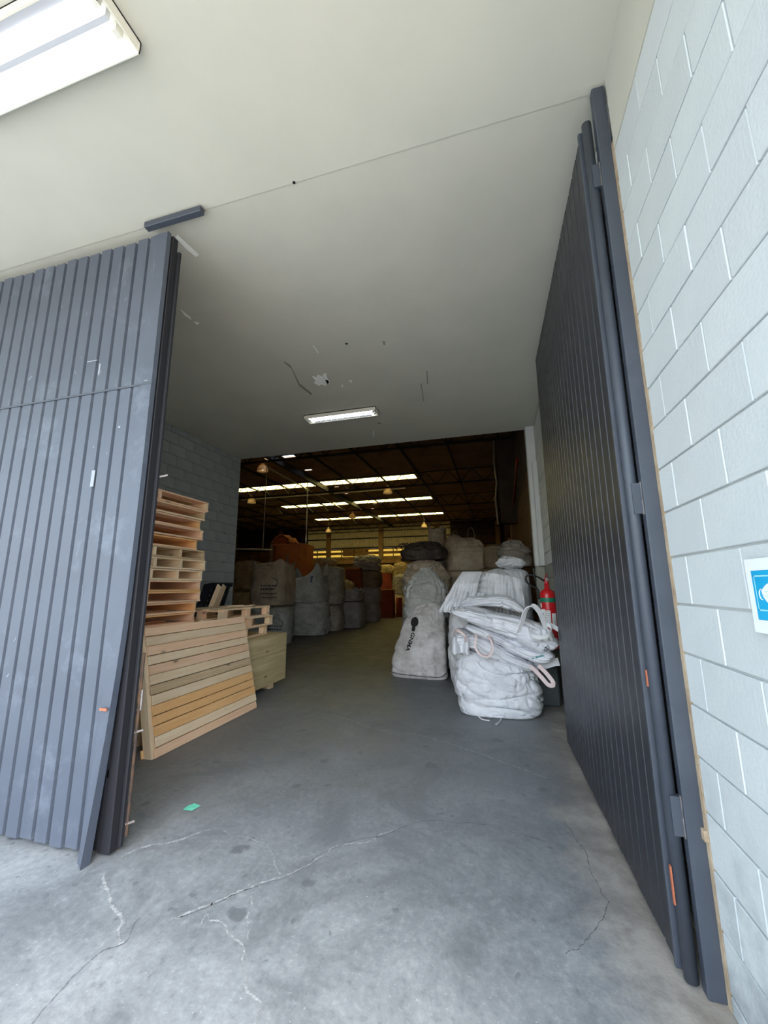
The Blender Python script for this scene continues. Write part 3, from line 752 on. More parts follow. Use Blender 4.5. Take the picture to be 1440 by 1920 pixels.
# ================================================================== CEILING LIGHTS
def batten(loc, L, Wd, H, lit, label, m_tube, rz=0., wires=False, cover=None):
    r = root('ceiling_light', loc, label, 'light', 'fluorescent ceiling lights', rz)
    mb = MB(); t = .006
    mb.box(-L / 2, L / 2, -Wd / 2, Wd / 2, -.012, 0)
    for s in (-1, 1): mb.box(-L / 2, L / 2, s * Wd / 2 - (t if s > 0 else 0), s * Wd / 2 + (t if s < 0 else 0), -H, 0)
    for s in (-1, 1): mb.box(s * L / 2 - (t if s > 0 else 0), s * L / 2 + (t if s < 0 else 0), -Wd / 2, Wd / 2, -H, 0)
    mb.build('housing', M['enamel'], r)
    mb = MB()
    for s in (-1, 1):      # angled reflector wings
        mb.add([(-L / 2 + .12, s * Wd * .5 - s * .01, -H + .004), (L / 2 - .12, s * Wd * .5 - s * .01, -H + .004), (L / 2 - .12, s * Wd * .06, -.016), (-L / 2 + .12, s * Wd * .06, -.016)], [(0, 1, 2, 3)])
    mb.box(-L / 2 + .05, L / 2 - .05, -.012, .012, -H * .8, -.012)
    mb.build('reflector', M['reflector'], r)
    for s in (-1, 1):
        mb = MB(); mb.tube([(-L / 2 + .06, s * Wd * .2, -H * .62), (L / 2 - .06, s * Wd * .2, -H * .62)], .014, 12); mb.build('tube', m_tube, r, smooth=True)
        for e in (-1, 1):
            mb = MB(); mb.box(e * (L / 2 - .055) - .014, e * (L / 2 - .055) + .014, s * Wd * .2 - .02, s * Wd * .2 + .02, -H * .62 - .02, -.012); mb.build('tube_socket', M['enamel'], r)
    if wires:
        for q in range(3):
            mb = MB(); mb.tube(catmull([(L / 2 - .075, -Wd * .2, -H * .6), (L / 2 - .02, -Wd * (.24 + .03 * q), -H * (.95 - .2 * q)), (L / 2 - .015, -Wd * .36, -H * .6), (L / 2 - .09, -Wd * (.42 - .03 * q), -H * .45)], 10), .0045, 6); mb.build('lead', M['wire'], r)
    if cover:
        mb = MB(); n = 12
        for k in range(n + 1):
            x = -L / 2 + .02 + (L - .04) * k / n; mb.box(x - .002, x + .002, -Wd / 2 + .006, Wd / 2 - .006, -H, -H * .5)
        mb.build('louver', M['enamel'], r)
    return r
l1 = batten((-2.31, 1.10, CEIL), 1.26, .30, .075, True, 'lit open twin tube light on the cream ceiling above the ribbed door', M['tube'], 0, True)
l2 = batten((-2.38, 5.92, CEIL), 1.27, .22, .07, True, 'lit slim tube light on the grey passage ceiling', M['tube_in'], 0, False, True)

# ================================================================== HIGH BAY LAMPS, CONDUITS
LG = 'bell lamps hanging under the warehouse roof'
for (x, y, z, r_, lab) in ((-9.7, 15, 6.86, .26, 'bell shaped high lamp hanging nearest the passage ceiling edge'),
                      (-13.9, 20.5, 6.8, .26, 'bell lamp on left end of the pale conduit under nearest skylight'),
                      (-5.46, 20.5, 6.8, .25, 'bell lamp below right end of the pale conduit and nearest skylight'),
                      (-9.86, 27, 6.75, .24, 'bell lamp hanging between the middle and far skylights'),
                      (-13.46, 31, 6.35, .24, 'small bell lamp under left end of the farthest skylight'),
                      (-5.31, 31, 6.4, .24, 'small bell lamp under right end of the farthest skylight')):
    r = root('high_bay_lamp', (x, y, z - .25), lab, 'lamp', LG)
    mb = MB(); mb.lathe([(.245, 0), (.25, .01), (.235, .08), (.205, .17), (.15, .26), (.085, .31), (.08, .30), (.14, .25), (.195, .165), (.225, .08), (.24, .0), (.245, 0)], n=28)
    mb.build('shade', M['lamp_shell'], r, smooth=True)
    mb = MB(); mb.lathe([(0, .46), (.06, .46), (.075, .44), (.078, .33), (.088, .3), (.0, .3)], n=20); mb.build('ballast_cap', M['lamp_shell'], r, smooth=True)
    mb = MB(); mb.tube([(0, 0, .45), (0, 0, WT - z + .25 - .02)], .012, 8); mb.build('hanging_rod', M['conduit'], r)
    mb = MB(); mb.lathe([(0, .06), (.04, .07), (.055, .12), (.04, .2), (.03, .28), (0, .28)], n=14); mb.build('bulb', M['bulb'], r, smooth=True)
def conduit(a, b, r, lab, hangers=()):
    o = root('conduit', a, lab, 'conduit'); mb = MB(); d = Vector(b) - Vector(a); mb.tube([(0, 0, 0), tuple(d)], r, 8); mb.build('pipe', M['conduit'], o)
    for h in hangers:
        p = d * h; mb = MB(); mb.tube([tuple(p), (p.x, p.y, WT - .03 - a[2] )], .012, 6); mb.build('hanger', M['conduit'], o)
conduit((-14.6, 20.5, 7.0 - .22), (-4.5, 20.5, 7.0 - .22), .035, 'pale horizontal conduit crossing under the nearest skylight strip', (.07, .18, .36, .52, .7, .93))
conduit((-9.65, 15, 6.9), (-9.95, 26.5, 6.8), .03, 'pale conduit running into the depth from the nearest bell lamp', (.05, .5, .95))
conduit((-13.3, 9.2, 2.95), (-8.6, 14.2, 3.05), .03, 'slack pale pipe rising beside the orange octagonal carton', (.02, .95))
conduit((-8.9, 17.8, 2.6), (-8.9, 17.8, 6.9), .025, 'thin upright pole behind the orange octagonal carton')
conduit((-15.2, 20, .0), (-15.2, 20, 6.9), .025, 'thin upright pole in the dark warehouse corner behind the crumpled bags')

# ================================================================== PALLETS
def pallet(x, y, z, L, Wd, H, label, group, mats, spans, rnd, nb=6, rz=0., name='wooden_pallet'):
    """L along y (boards), Wd along x; x,y: near face / far end corner; spans: stringer y positions from the far end"""
    r = root(name, (x, y, z), label, 'pallet', group, rz)
    t = .02
    for s in spans: box('stringer', -Wd, 0, -s - .022, -s + .022, t, H - t, rnd.choice(mats)[0], r, .003)
    bw = Wd / nb * .84
    for k in range(nb):
        cx = -Wd + bw / 2 + (Wd - bw) * k / (nb - 1)
        box('deck_board', cx - bw / 2, cx + bw / 2, -L, 0, H - t, H - .002, rnd.choice(mats)[1], r, .002)
    for k in range(3):
        cx = -Wd + bw / 2 + (Wd - bw) * k / 2
        box('base_board', cx - bw / 2, cx + bw / 2, -L, 0, 0, t, rnd.choice(mats)[1], r, .002)
    return r
rnd = random.Random(11)
PH = .127; PG = 'wooden pallets in the tall stack beside the closed door'
ORD = ['topmost', 'second from the top', 'third from the top', 'fourth from the top', 'fifth from the top', 'sixth from the top, shifted outwards', 'seventh from the top', 'eighth from the top', 'ninth from the top', 'tenth from the top', 'eleventh from the top', 'twelfth from the top', 'third from the bottom', 'second from the bottom', 'lowest, resting on a crate']
NP = 15; Z0 = .775
offs = [(0, .06), (0, .01), (-.02, -.04), (0, 0.0), (-.03, -.06), (.01, .05), (.02, .06), (0, .04), (.0, .02), (.01, .02), (-.01, -.02), (-.02, -.02), (0, 0), (.01, 0), (0, -.02)]
for i in range(NP):
    z = Z0 + (NP - 1 - i) * PH; kindB = i in (5, 6, 7)
    mats = [M['pine_p'], M['pine_o'], M['pine_p']] if not kindB else [M['pine'], M['pine_g'], M['pine']]
    if i < 2: mats = [M['pine_g'], M['pine'], M['pine_p']]
    pallet(-3.62 + offs[i][0], 4.33 + offs[i][1], z, 1.2, 1.0, PH - .001, 'wooden pallet in the tall stack, ' + ORD[i], PG, mats, ((.03, .42, .8, 1.17) if kindB else (.03, .80 + .02 * (i % 2), 1.17)), rnd)

# leaning pallet: base line x=-3.18, y 3.36..5.06
lp = root('wooden_pallet', (-3.17, 3.36, 0), 'big pale wooden pallet leaning against crate and stack, deck boards facing out', 'pallet')
tilt = math.atan2(.27, 1.17)
hold = lp; hold.rotation_euler = (0, -tilt, 0)
nb = 13; SL = 1.215; LL = 1.70
cols = ['pine_p', 'pine', 'pine_p', 'pine', 'pine_p', 'pine', 'pine_g', 'pine', 'pine_o', 'pine_o', 'pine_o', 'pine', 'pine_p']  # from the top down
zc = SL
for k in range(nb):
    h = SL / nb; j = rnd.uniform(-.012, .012)
    g = .004 if k % 3 else .011
    box('deck_board', -.02, 0, .035 + j, LL + j * .6, zc - h + g / 2, zc - g / 2, M[cols[k]][1], lp, .003)
    zc -= h
for yy in (.0, LL / 2, LL - .05): box('stringer', -.115, -.021, yy, yy + .05, 0, SL + .01, M['pine'][2], lp, .003)
for zz in (.0, .52, 1.02):
    box('base_board', -.135, -.116, -.01, LL, zz + .01, zz + .1, M['pine_o'][1], lp, .002)

# crates
def crate(x, y0, y1, zt, label, grp, wdx=1.15):
    r = root('plywood_crate', (x, y0, 0), label, 'crate', grp); L = y1 - y0; h = zt
    box('front_panel', -.02, 0, 0, L, .08, .08 + (h - .08) * .62, M['ply'][1], r, .002)
    box('front_panel', -.02, 0, 0, L, .084 + (h - .08) * .62, h - .002, M['ply'][1], r, .002)
    box('back_panel', -wdx, -wdx + .02, 0, L, .08, h, M['ply'][1], r)
    box('end_panel', -wdx + .02, -.02, L - .02, L, .08, h, M['ply'][0], r); box('end_panel', -wdx + .02, -.02, 0, .02, .08, h, M['ply'][0], r)
    box('lid', -wdx, .004, -.004, L + .004, h, h + .018, M['ply'][1], r, .002)
    box('base_panel', -wdx + .02, -.02, .02, L - .02, .08, .1, M['ply'][1], r)
    for yy in (.25, L / 2, L - .42): box('skid', -wdx, -.03, yy, yy + .1, 0, .08, M['pine_g'][0], r, .003)
crate(-3.55, 2.75, 4.42, .755, 'plywood crate under the tall pallet stack, partly behind the door', 'plywood crates on the floor', 1.3)
crate(-3.52, 4.5, 6.42, .80, 'plywood crate on floor behind the leaning pallet, small pallets on top', 'plywood crates on the floor', 1.55)

# small stack on the second crate
rnd = random.Random(4)
def block_pallet(x, y, z, L, Wd, H, label, grp, rz):
    r = root('wooden_pallet', (x, y, z), label, 'pallet', grp, rz); t = .018
    for s in (.05, L / 2, L - .05):
        for q in (.05, Wd / 2, Wd - .05): box('spacer_block', -q - .045, -q + .045, -s - .05, -s + .05, t, H - 2 * t, rnd.choice((M['pine'], M['pine_p'], M['pine']))[1], r, .003)
    for q in (.05, Wd / 2, Wd - .05): box('base_board', -q - .05, -q + .05, -L, 0, 0, t, M['pine'][1], r, .002)
    for s in (.05, L / 2, L - .05): box('stringer_board', -Wd, 0, -s - .05, -s + .05, H - 2 * t, H - t, M['pine_p'][0], r, .002)
    for k in range(6):
        q = .05 + (Wd - .1) * k / 5; box('deck_board', -q - .05, -q + .05, -L, 0, H - t, H, M['pine_g' if k % 2 else 'pine'][1], r, .002)
    return r
GS = 'block pallets stacked on the plywood crate'
block_pallet(-3.72, 6.12, .82, 1.2, .8, .15, 'lowest of three block pallets on the plywood crate', GS, radians(1))
block_pallet(-3.66, 6.18, .97, 1.2, .8, .15, 'middle one of three block pallets on the plywood crate', GS, radians(-2))
block_pallet(-3.70, 6.14, 1.12, 1.2, .8, .155, 'topmost of three block pallets on the crate, with splinters of wood on it', GS, radians(0))
for (a, b, c, d_, lb) in ((-3.95, 6.0, .25, .4, 'splintered wood offcut at the far end of the topmost block pallet'), (-4.1, 5.75, .3, -.3, 'longer wood offcut lying at the middle of the topmost block pallet'), (-3.85, 5.7, .2, .15, 'shortest wood offcut near the front edge of the topmost block pallet')):
    o = box('wood_offcut', -.03, .03, -c / 2, c / 2, 0, .02, M['pine'][1], None, .003, (0, 0, d_)); o.location = (a, b, 1.287); tag(o, lb, 'wood', 'offcuts on the block pallets')

# black plastic pallet and dark boards leaning by the wall
bp = root('plastic_pallet', (-4.72, 5.55, .82), 'black plastic slotted pallet tipped against the grey block wall', 'pallet')
bp.rotation_euler = (0, radians(-9), 0)
def skewed(o_parent):
    # deck as parallelogram: slats lean along +y as they rise
    sh = .62
    def P(y, z, x=0): return Vector((x, y + sh * z, z))
    for k in range(9):
        mb = MB(); z0 = .04 + k * .087
        mb.add([P(0, z0), P(.55, z0), P(.55, z0 + .06), P(0, z0 + .06), P(0, z0, -.03), P(.55, z0, -.03), P(.55, z0 + .06, -.03), P(0, z0 + .06, -.03)], [(0, 1, 2, 3), (7, 6, 5, 4), (0, 4, 5, 1), (1, 5, 6, 2), (2, 6, 7, 3), (3, 7, 4, 0)])
        mb.build('slat', M['black_plastic'], o_parent)
    for y0 in (0, .25, .5):
        mb = MB(); mb.add([P(y0, 0, .012), P(y0 + .06, 0, .012), P(y0 + .06, .84, .012), P(y0, .84, .012), P(y0, 0, -.13), P(y0 + .06, 0, -.13), P(y0 + .06, .84, -.13), P(y0, .84, -.13)], [(0, 1, 2, 3), (7, 6, 5, 4), (0, 4, 5, 1), (1, 5, 6, 2), (2, 6, 7, 3), (3, 7, 4, 0)])
        mb.build('runner', M['black_plastic'], o_parent)
    mb = MB(); mb.add([P(0, .78, .015), P(.62, .78, .015), P(.62, .85, .015), P(0, .85, .015), P(0, .78, -.14), P(.62, .78, -.14), P(.62, .85, -.14), P(0, .85, -.14)], [(0, 1, 2, 3), (7, 6, 5, 4), (0, 4, 5, 1), (1, 5, 6, 2), (2, 6, 7, 3), (3, 7, 4, 0)])
    mb.build('rim', M['black_plastic'], o_parent)
skewed(bp)
for (y_, z_, m_, lab) in ((4.92, .80, 'pine_g', 'aged plank leaning in front of the black plastic pallet'), (4.78, .80, 'pine', 'short pale plank leaning behind the tall pallet stack')):
    o = link('wood_plank', box_mesh(.025, .09, .95, M[m_][2], .003), None, None, (-4.64, y_ + 1.06, z_ + .43), (radians(-35), radians(-9), 0)); tag(o, lab, 'plank')

# ================================================================== BAGS
rr = random.Random(9)
# ---- right group, nearest column
bagA, bodyA, bvA = bag('big white stuffed bulk bag nearest the open door leaf, folded bags piled on it', -.09, 5.83, 0, 1.05, .98, .82, 'white_bag', 3.1, 'flat', .05, hi=True, fold=.042, bulge=.05, slant=.33, name='bulk_bag')
for pts in (((-.25, -.5, .03), (-.2, -.56, .015), (-.12, -.58, .012)), ((.02, -.5, .02), (.0, -.58, .012), (-.03, -.66, .01), (-.05, -.7, .012))):
    mb = MB(); mb.tube(catmull(pts, 8), .007, 6); mb.build('loose_tape', M['web_white'], bagA)

sb3, b3, o3, v3 = slab_bag('lowest folded white bag on the nearest bulk bag, pinkish loop hanging out', [(-.60, .93), (-.3, .86), (.05, .70), (.42, .56)], .86, [.16, .24, .22, .10], 'white_cloth', 5.5, 5.33, group='emptied bags on the nearest bulk bag')
sb2, b2, o2, v2 = slab_bag('folded white bag with faint green print, second in the heap on the nearest bag', [(-.42, 1.06), (-.12, .95), (.15, .83), (.42, .73), (.62, .75)], .9, [.10, .14, .18, .2, .16], 'white_cloth', 8.2, 5.29, group='emptied bags on the nearest bulk bag')
sb1, b1, o1, v1 = slab_bag('top folded white bag of the heap with two upright white loops', [(-.62, 1.26), (-.35, 1.20), (0, 1.10), (.32, .98), (.64, .86)], .92, [.14, .22, .26, .34, .36], 'white_cloth', 2.7, 5.25, group='emptied bags on the nearest bulk bag', pleat=.06)
sb0, b0, o0, v0 = slab_bag('crumpled white bag lying behind the top folded bag of the heap', [(-.5, 1.33), (-.2, 1.36), (.1, 1.34), (.35, 1.22)], .55, [.12, .18, .18, .1], 'white_cloth', 9.7, 5.72, group='emptied bags on the nearest bulk bag')

def wr_(parent, base, pts, width, m, wdir=(0, 1, 0), nm='lifting_loop', n=26):
    b = Vector(base); return ribbon(nm, [Vector(p) - b for p in pts], width, M[m], parent, wdir, .024 if m == 'web_pink' else .012, n)
# loops of the top bag
wr_(sb1, o1, [(.2, 5.30, 1.0), (.26, 5.27, 1.14), (.31, 5.24, 1.28), (.39, 5.23, 1.335), (.46, 5.25, 1.27), (.51, 5.28, 1.13), (.53, 5.3, 1.0)], .06, 'web_white', (.8, 0.5, .3))
wr_(sb1, o1, [(.33, 5.30, 1.06), (.36, 5.17, 1.0), (.45, 5.12, .985), (.55, 5.14, 1.02), (.58, 5.25, 1.09), (.52, 5.34, 1.13)], .045, 'web_white', (0, 0, 1))
wr_(sb1, o1, [(.5, 5.36, 1.14), (.6, 5.32, 1.10), (.68, 5.28, 1.05), (.72, 5.26, 1.03)], .05, 'web_white', (0, 0, 1), 'strap')
def skirt(u, v):
    a = -pi * .95 + pi * 1.25 * u; R = .13 - .03 * v
    return Vector((.45, 5.35, .93)) - o1 + Vector((cos(a) * R * 1.15, sin(a) * R, .13 * v + .02 * nz((u * 6, v * 3, 1)))) + Vector((cos(a), sin(a), 0)) * .012 * sin(u * 40)
sheet('bag_mouth', skirt, 60, 10, M['white_cloth'], sb1)
# pink loop between second and third bag; loop at lower right
wr_(sb3, o3, [(-.30, 5.42, 1.0), (-.29, 5.27, .95), (-.3, 5.21, .85), (-.24, 5.19, .76), (-.15, 5.19, .75), (-.1, 5.2, .83), (-.11, 5.24, .92), (-.16, 5.4, .98)], .045, 'web_pink', (0, 1, .2))
wr_(sb3, o3, [(-.56, 5.4, 1.0), (-.5, 5.24, 1.03), (-.42, 5.2, .98), (-.42, 5.3, .9)], .045, 'web_pink', (0, 1, .2))
wr_(sb3, o3, [(.3, 5.4, .62), (.36, 5.3, .6), (.43, 5.22, .53), (.5, 5.19, .455), (.555, 5.2, .47), (.5, 5.24, .56), (.42, 5.32, .64)], .045, 'web_pink', (.3, .2, 1))
def tuft(u, v):
    return Vector((-.60 + .22 * u, 5.30 - .05 * sin(u * 9) + .05 * v, .74 + .2 * v + .03 * nz((u * 7, v * 5, 3))))  - o3
sheet('gathered_end', tuft, 40, 20, M['white_cloth'], sb3)
wr_(sb3, o3, [(.38, 5.6, .62), (.5, 5.5, .62), (.6, 5.45, .66), (.66, 5.45, .67)], .09, 'web_white', (0, .4, 1), 'strap')
t2 = text2('623', .055)
print_mesh('printed_number', t2[0], t2[1], Vector((.50, 5.0, .80)) - o1, (.7, 0, .75), (-.75, 0, .7), (0, 1, 0), v1, M['ink_grey'], sb1)
for q in range(3):
    rv = rect2(0, .16 - .03 * q, 0, .012, 8); print_mesh('printed_mark', rv[0], rv[1], Vector((.34 + .05 * q, 5.0, .70 + .03 * q)) - o2, (.92, 0, .35), (-.35, 0, .92), (0, 1, 0), v2, M['ink_green'], sb2)

# second row: B with draped cloth and C behind
bagB, bodyB, bvB = bag('tall white bulk bag with open soiled mouth, right behind the nearest bag', -.19, 7.0, 0, 1.22, .98, 1.80, 'white_cloth', 6.3, 'round', 0, hi=True, fold=.045, pl=.045, pleats=22)
def mouth(u, v):
    a = 2 * pi * u; R = .13 + .05 * v + .012 * sin(a * 9)
    return Vector((.12 + cos(a) * R * 1.3, -.15 + sin(a) * R, 1.745 + .05 * (1 - v) + .02 * nz((cos(a) * 3, sin(a) * 3, v * 3))))
sheet('bag_mouth', mouth, 60, 6, M['dirty_white'], bagB)
mb = MB(); mb.lathe([(0, 0), (.14, .0), (.15, .02), (0, .035)], (.12, -.15, 1.765), 20); mb.build('dark_opening', M['dark_bag'], bagB)  # dark disc stands in for the shade inside the open mouth
def drape(u, v):      # loose cloth pulled over the front left shoulder
    x0 = -.34 + .30 * u; x1 = -.66 + .45 * u; k = v
    x = x0 + (x1 - x0) * k - .06 * (1 - u) * k; z = 1.80 - .62 * v ** 1.05 - .04 * u * v + (.03 * nz((u * 8, 1, 2)) * v)
    y = -.36 - .20 * min(1, v * 3) - (.022 * sin(u * 15 + 3 * v + 6 * nz((u * 2, v * 2, 1))) + .11 * abs(nz((u * 7 - v * 2, v * 2, 4)))) * v
    z += .035 * nz((u * 9, 2, 8)) * v * v
    return Vector((x, y, z))
sheet('draped_cloth', drape, 90, 40, M['white_cloth'], bagB)
def drape2(u, v):
    x = .02 + .52 * u + .05 * v; z = 1.78 - .75 * v - .1 * u * u
    y = -.36 - .2 * min(1, v * 2.2) - (.02 * sin(u * 21 + 7 * nz((u * 2, v * 1.6, 5))) + .10 * abs(nz((u * 9 + v * 2.5, v * 1.4, 3)))) * min(1, .3 + v)
    return Vector((x, y, z))
sheet('draped_cloth', drape2, 110, 40, M['white_cloth'], bagB)
def drape3(u, v):
    x = -.42 + .42 * u - .04 * v; z = 1.50 - .33 * v - .03 * u
    y = -.585 - .05 * sin(u * 6) * (1 - v * .4) - .03 * sin(u * 22 + v * 5)
    return Vector((x, y, z))
sheet('draped_cloth', drape3, 70, 30, M['white_cloth'], bagB)
bagC, bodyC, bvC = bag('white bulk bag beside the pillar with a rolled bag on its top', .17, 8.02, 0, .86, .84, 1.90, 'white_bag', 12.2, 'flat', 0, fold=.022)
slab_bag('rolled empty white bag lying on the white bag beside the pillar', [(.0, 1.99), (.18, 2.0), (.36, 1.99), (.5, 1.97)], .5, [.18, .24, .23, .16], 'white_cloth', 4.4, 7.62, name='rolled_bag')
bl = box('plastic_box', .42, .72, 6.05, 6.5, 0, .5, M['steel_plate'], None, .02); tag(bl, 'dark low box on the floor between nearest bag and block wall', 'box')

# sack with black print leaning on the grey bag
gna, bodyG, bvG = bag('dirty white flat sack with black printed letters leaning beside the white pile', -1.42, 7.38, 0, 1.04, .34, 1.26, 'dirty_white', 7.7, 'round', radians(-4), hi=True, fold=.024, bulge=.02, taper=.30, skew=(.12, .42), name='printed_sack')
dv = disc2(0, 0, .075, .085, 3); UXg = (0, 0, -1); 
print_mesh('printed_logo', dv[0], dv[1], (-.10, -1.2, .93), (1, 0, 0), (0, 0, 1), (0, 1, 0), bvG, M['ink'], gna)
dv = disc2(0, 0, .035, .05, 8); print_mesh('printed_logo', dv[0], dv[1], (-.105, -1.2, .82), (1, 0, 0), (0, 0, 1), (0, 1, 0), bvG, M['ink'], gna)
tv = text2('GNMA', .105); print_mesh('printed_letters', tv[0], tv[1], (-.135, -1.2, .76), (-.26, 0, -.97), (.97, 0, -.26), (0, 1, 0), bvG, M['ink'], gna)
mb = MB(); mb.tube(catmull([(-.50, -.15, .1), (-.3, -.20, .075), (.1, -.20, .06), (.4, -.18, .06), (.5, -.12, .12)], 20), .006, 6); mb.build('bottom_seam', M['ink_grey'], gna)

bag('grey white bulk bag with gathered neck behind the printed sack', -1.42, 8.45, 0, .98, .85, 1.98, 'grey_bag', 15.5, 'tied', 0, ((.3, -.25, .1, .12), (-.1, -.1, .12, .1)), 'web_beige', hi=True, fold=.045, pl=.06, pleats=14)
o = box('steel_plate', -1.55, -.9, 7.72, 7.92, 1.0, 1.10, M['steel_plate'], None, .012); tag(o, 'dark grey green plastic slab wedged between printed sack and grey bag', 'slab')
mb = MB()
for k in range(5): mb.box(-1.4 + k * .1, -1.36 + k * .1, 7.78, 7.9, .9, 1.0)
mb.build('slab_ribs', M['steel_plate'])
sr = bpy.data.objects['slab_ribs']; sr.parent = o; sr.matrix_parent_inverse = Matrix.Translation((1.225, -7.82, -1.05))

bag('beige bulk bag on floor at left edge of the right hand pile', -1.68, 9.6, 0, 1.05, 1.0, 1.28, 'beige_bag', 21.1, 'flat', 0, fold=.02)
bag('crumpled beige bulk bag under the dark frayed bag', -1.62, 9.65, 1.28, 1.15, 1.0, .95, 'beige_bag', 23.4, 'slump', .1, fold=.07, pl=.05, pleats=13)
dk, _, _ = bag('dark brown frayed bag lying on the crumpled beige bag', -1.72, 9.75, 2.19, 1.12, .8, .48, 'dark_bag', 25.8, 'slump', 0, fold=.07, bulge=.02, pl=.05, pleats=11)
rdk = random.Random(2)
for k in range(14):
    x = -.62 + rdk.random() * .7; mb = MB(); mb.tube(catmull([(x, -.2, .26), (x - .06, -.28, .34 + rdk.random() * .08), (x - .15 - rdk.random() * .08, -.3, .3 + rdk.random() * .1)], 6), .012, 5); mb.build('frayed_strip', M['dark_bag'], dk)
# F column (large tan bag with loop)
bag('tan bulk bag on floor deep inside the right hand pile', -.72, 10.6, 0, 1.1, 1.0, 1.0, 'beige_bag', 31, 'flat')
bag('tan bulk bag in the middle of the column behind the white bags', -.74, 10.6, .98, 1.2, 1.05, 1.0, 'beige_bag', 32, 'flat', fold=.03)
bag('broad beige bulk bag with one raised loop on top of the right hand pile', -.70, 10.6, 1.95, 1.12, 1.0,   .86, 'beige_bag', 33.3, 'slump', .06, ((.2, -.2, .3, .09),), 'web_beige', fold=.03, taper=.08, pl=.05, pleats=12)
# G column behind
for k, (x, w, h, lab, sd) in enumerate(((-1.72, .56, .78, 'pale bag with pointed corner sticking up behind the dark frayed bag', 41), (-1.2, .56, .64, 'pale bag with tied neck beside the broad beige bag', 43))):
    bag(lab, x, 12.4, 2.52, w, .8, h, 'beige_bag', sd, 'gather' if k else 'open', 0, ((.1, 0, .14, .08),) if k else (), 'web_beige', fold=.03, peak=.12 if not k else 0, name='upright_bag')
bag('grey bulk bag hidden under the two pale bags, upper one', -1.46, 12.4, 1.26, 1.2, 1.0, 1.28, 'dull_grey', 45, 'flat')
bag('grey bulk bag hidden under the two pale bags, lower one', -1.46, 12.4, 0, 1.2, 1.0, 1.27, 'dull_grey', 46, 'flat')
# H column
bag('olive brown bulk bag between broad beige bag and brown wall', .06, 9.62, 1.97, .7, .6, .56, 'brown_bag', 51, 'round', fold=.03)
bag('crumpled pale bag with twisted folds lying against the brown wall', .40, 9.3, 1.98, .72, .72, .60, 'dull_grey', 53, 'slump', .2, fold=.08, pl=.06, pleats=9)
bag('brown bulk bag on floor at the brown wall behind the white bags', .12, 9.5, 0, 1.1, .9, .98, 'brown_bag', 54, 'flat')
bag('brown bulk bag of the middle layer at the brown wall', .12, 9.5, .98, 1.1, .9, 1.0, 'brown_bag', 55, 'flat')

# ---- left group
gL = None
bag('lower grey bulk bag of the front pair across the aisle, torn and wrinkled', -6.35, 13.1, 0, 1.42, 1.2, 1.10, 'grey_bag', 61, 'flat', .05, fold=.07, bulge=.05)
u, bu, bvu = bag('upper grey bulk bag of the front pair with peaks and blue strap stubs', -6.48, 13.1, 1.06, 1.45, 1.2, .92, 'grey_bag', 62.5, 'open', .03, fold=.06, bulge=.06, peak=.36)
for x in (-.12, .42):
    rv = rect2(-.03, .03, -.11, .11, 3); print_mesh('strap_stub', rv[0], rv[1], (x, -2, .78), (1, 0, 0), (0, 0, 1), (0, 1, 0), bvu, M['web_blue'], u, .01)
bag('lower tan bag of the tall pair beside the peaked bag', -6.18, 14.45, 0, 1.08, .95, .95, 'dull_grey', 64, 'flat', 0, fold=.04)
t_, tb, tbv = bag('tall upper grey tan bag with a pale seam beside the peaked bag', -6.2, 14.45, .94, 1.16, .95, 1.44, 'dull_grey', 65, 'flat', .1, fold=.035, slant=.03)
rv = rect2(-.012, .012, -.5, .5, 1); rv = ([( -.012 + .024 * i, -.5 + j / 12) for j in range(13) for i in range(2)], [(2 * j, 2 * j + 1, 2 * j + 3, 2 * j + 2) for j in range(12)])
print_mesh('seam_tape', rv[0], rv[1], (-.15, -2, .75), (1, 0, 0), (.1, 0, 1), (0, 1, 0), tbv, M['web_beige'], t_, .006)
bag('square lilac grey bulk bag at the aisle edge with smooth sides', -5.70, 15.6, 0, 1.0, .95, 1.03, 'lilac_grey', 67, 'flat', 0, fold=.012, ex=5, bulge=.01)
bag('dark slumped bag with a folded rim on the square lilac grey bag', -5.78, 15.6, 1.03, .98, .9, .42, 'lilac_grey', 68, 'open', 0, fold=.03, peak=.1)
bag('crumpled pale bag heaped above the slumped dark bag', -6.05, 15.9, 1.40, .7, .6, .5, 'tan_bag', 69, 'gather', 0, fold=.04)
bag('lowest grey bag of the four bag column beside the aisle', -5.85, 18.5, 0, .9, .9, .84, 'lilac_grey', 71, 'flat', 0, fold=.02, bulge=.06)
rvb, _, bvv = bag('second lowest grey bag of the four bag column, bright tape on its side', -5.85, 18.5, .82, .95, .9, .78, 'lilac_grey', 72, 'flat', 0, fold=.02, bulge=.07)
rv = rect2(-.02, .02, -.22, .22, 3); print_mesh('bright_tape', rv[0], rv[1], (-.22, -2, .42), (1, 0, -.1), (.12, 0, 1), (0, 1, 0), bvv, M['label'], rvb, .01)
bag('broad brown green bag, third up in the four bag column', -6.0, 18.6, 1.56, 1.3, 1.2, .78, 'brown_bag', 73, 'flat', 0, fold=.015, taper=-.06)
bag('crumpled pale bag tied on top of the four bag column', -6.0, 18.6, 2.33, 1.32, 1.2, .78, 'dull_grey', 74, 'round', 0, fold=.07, pl=.04)
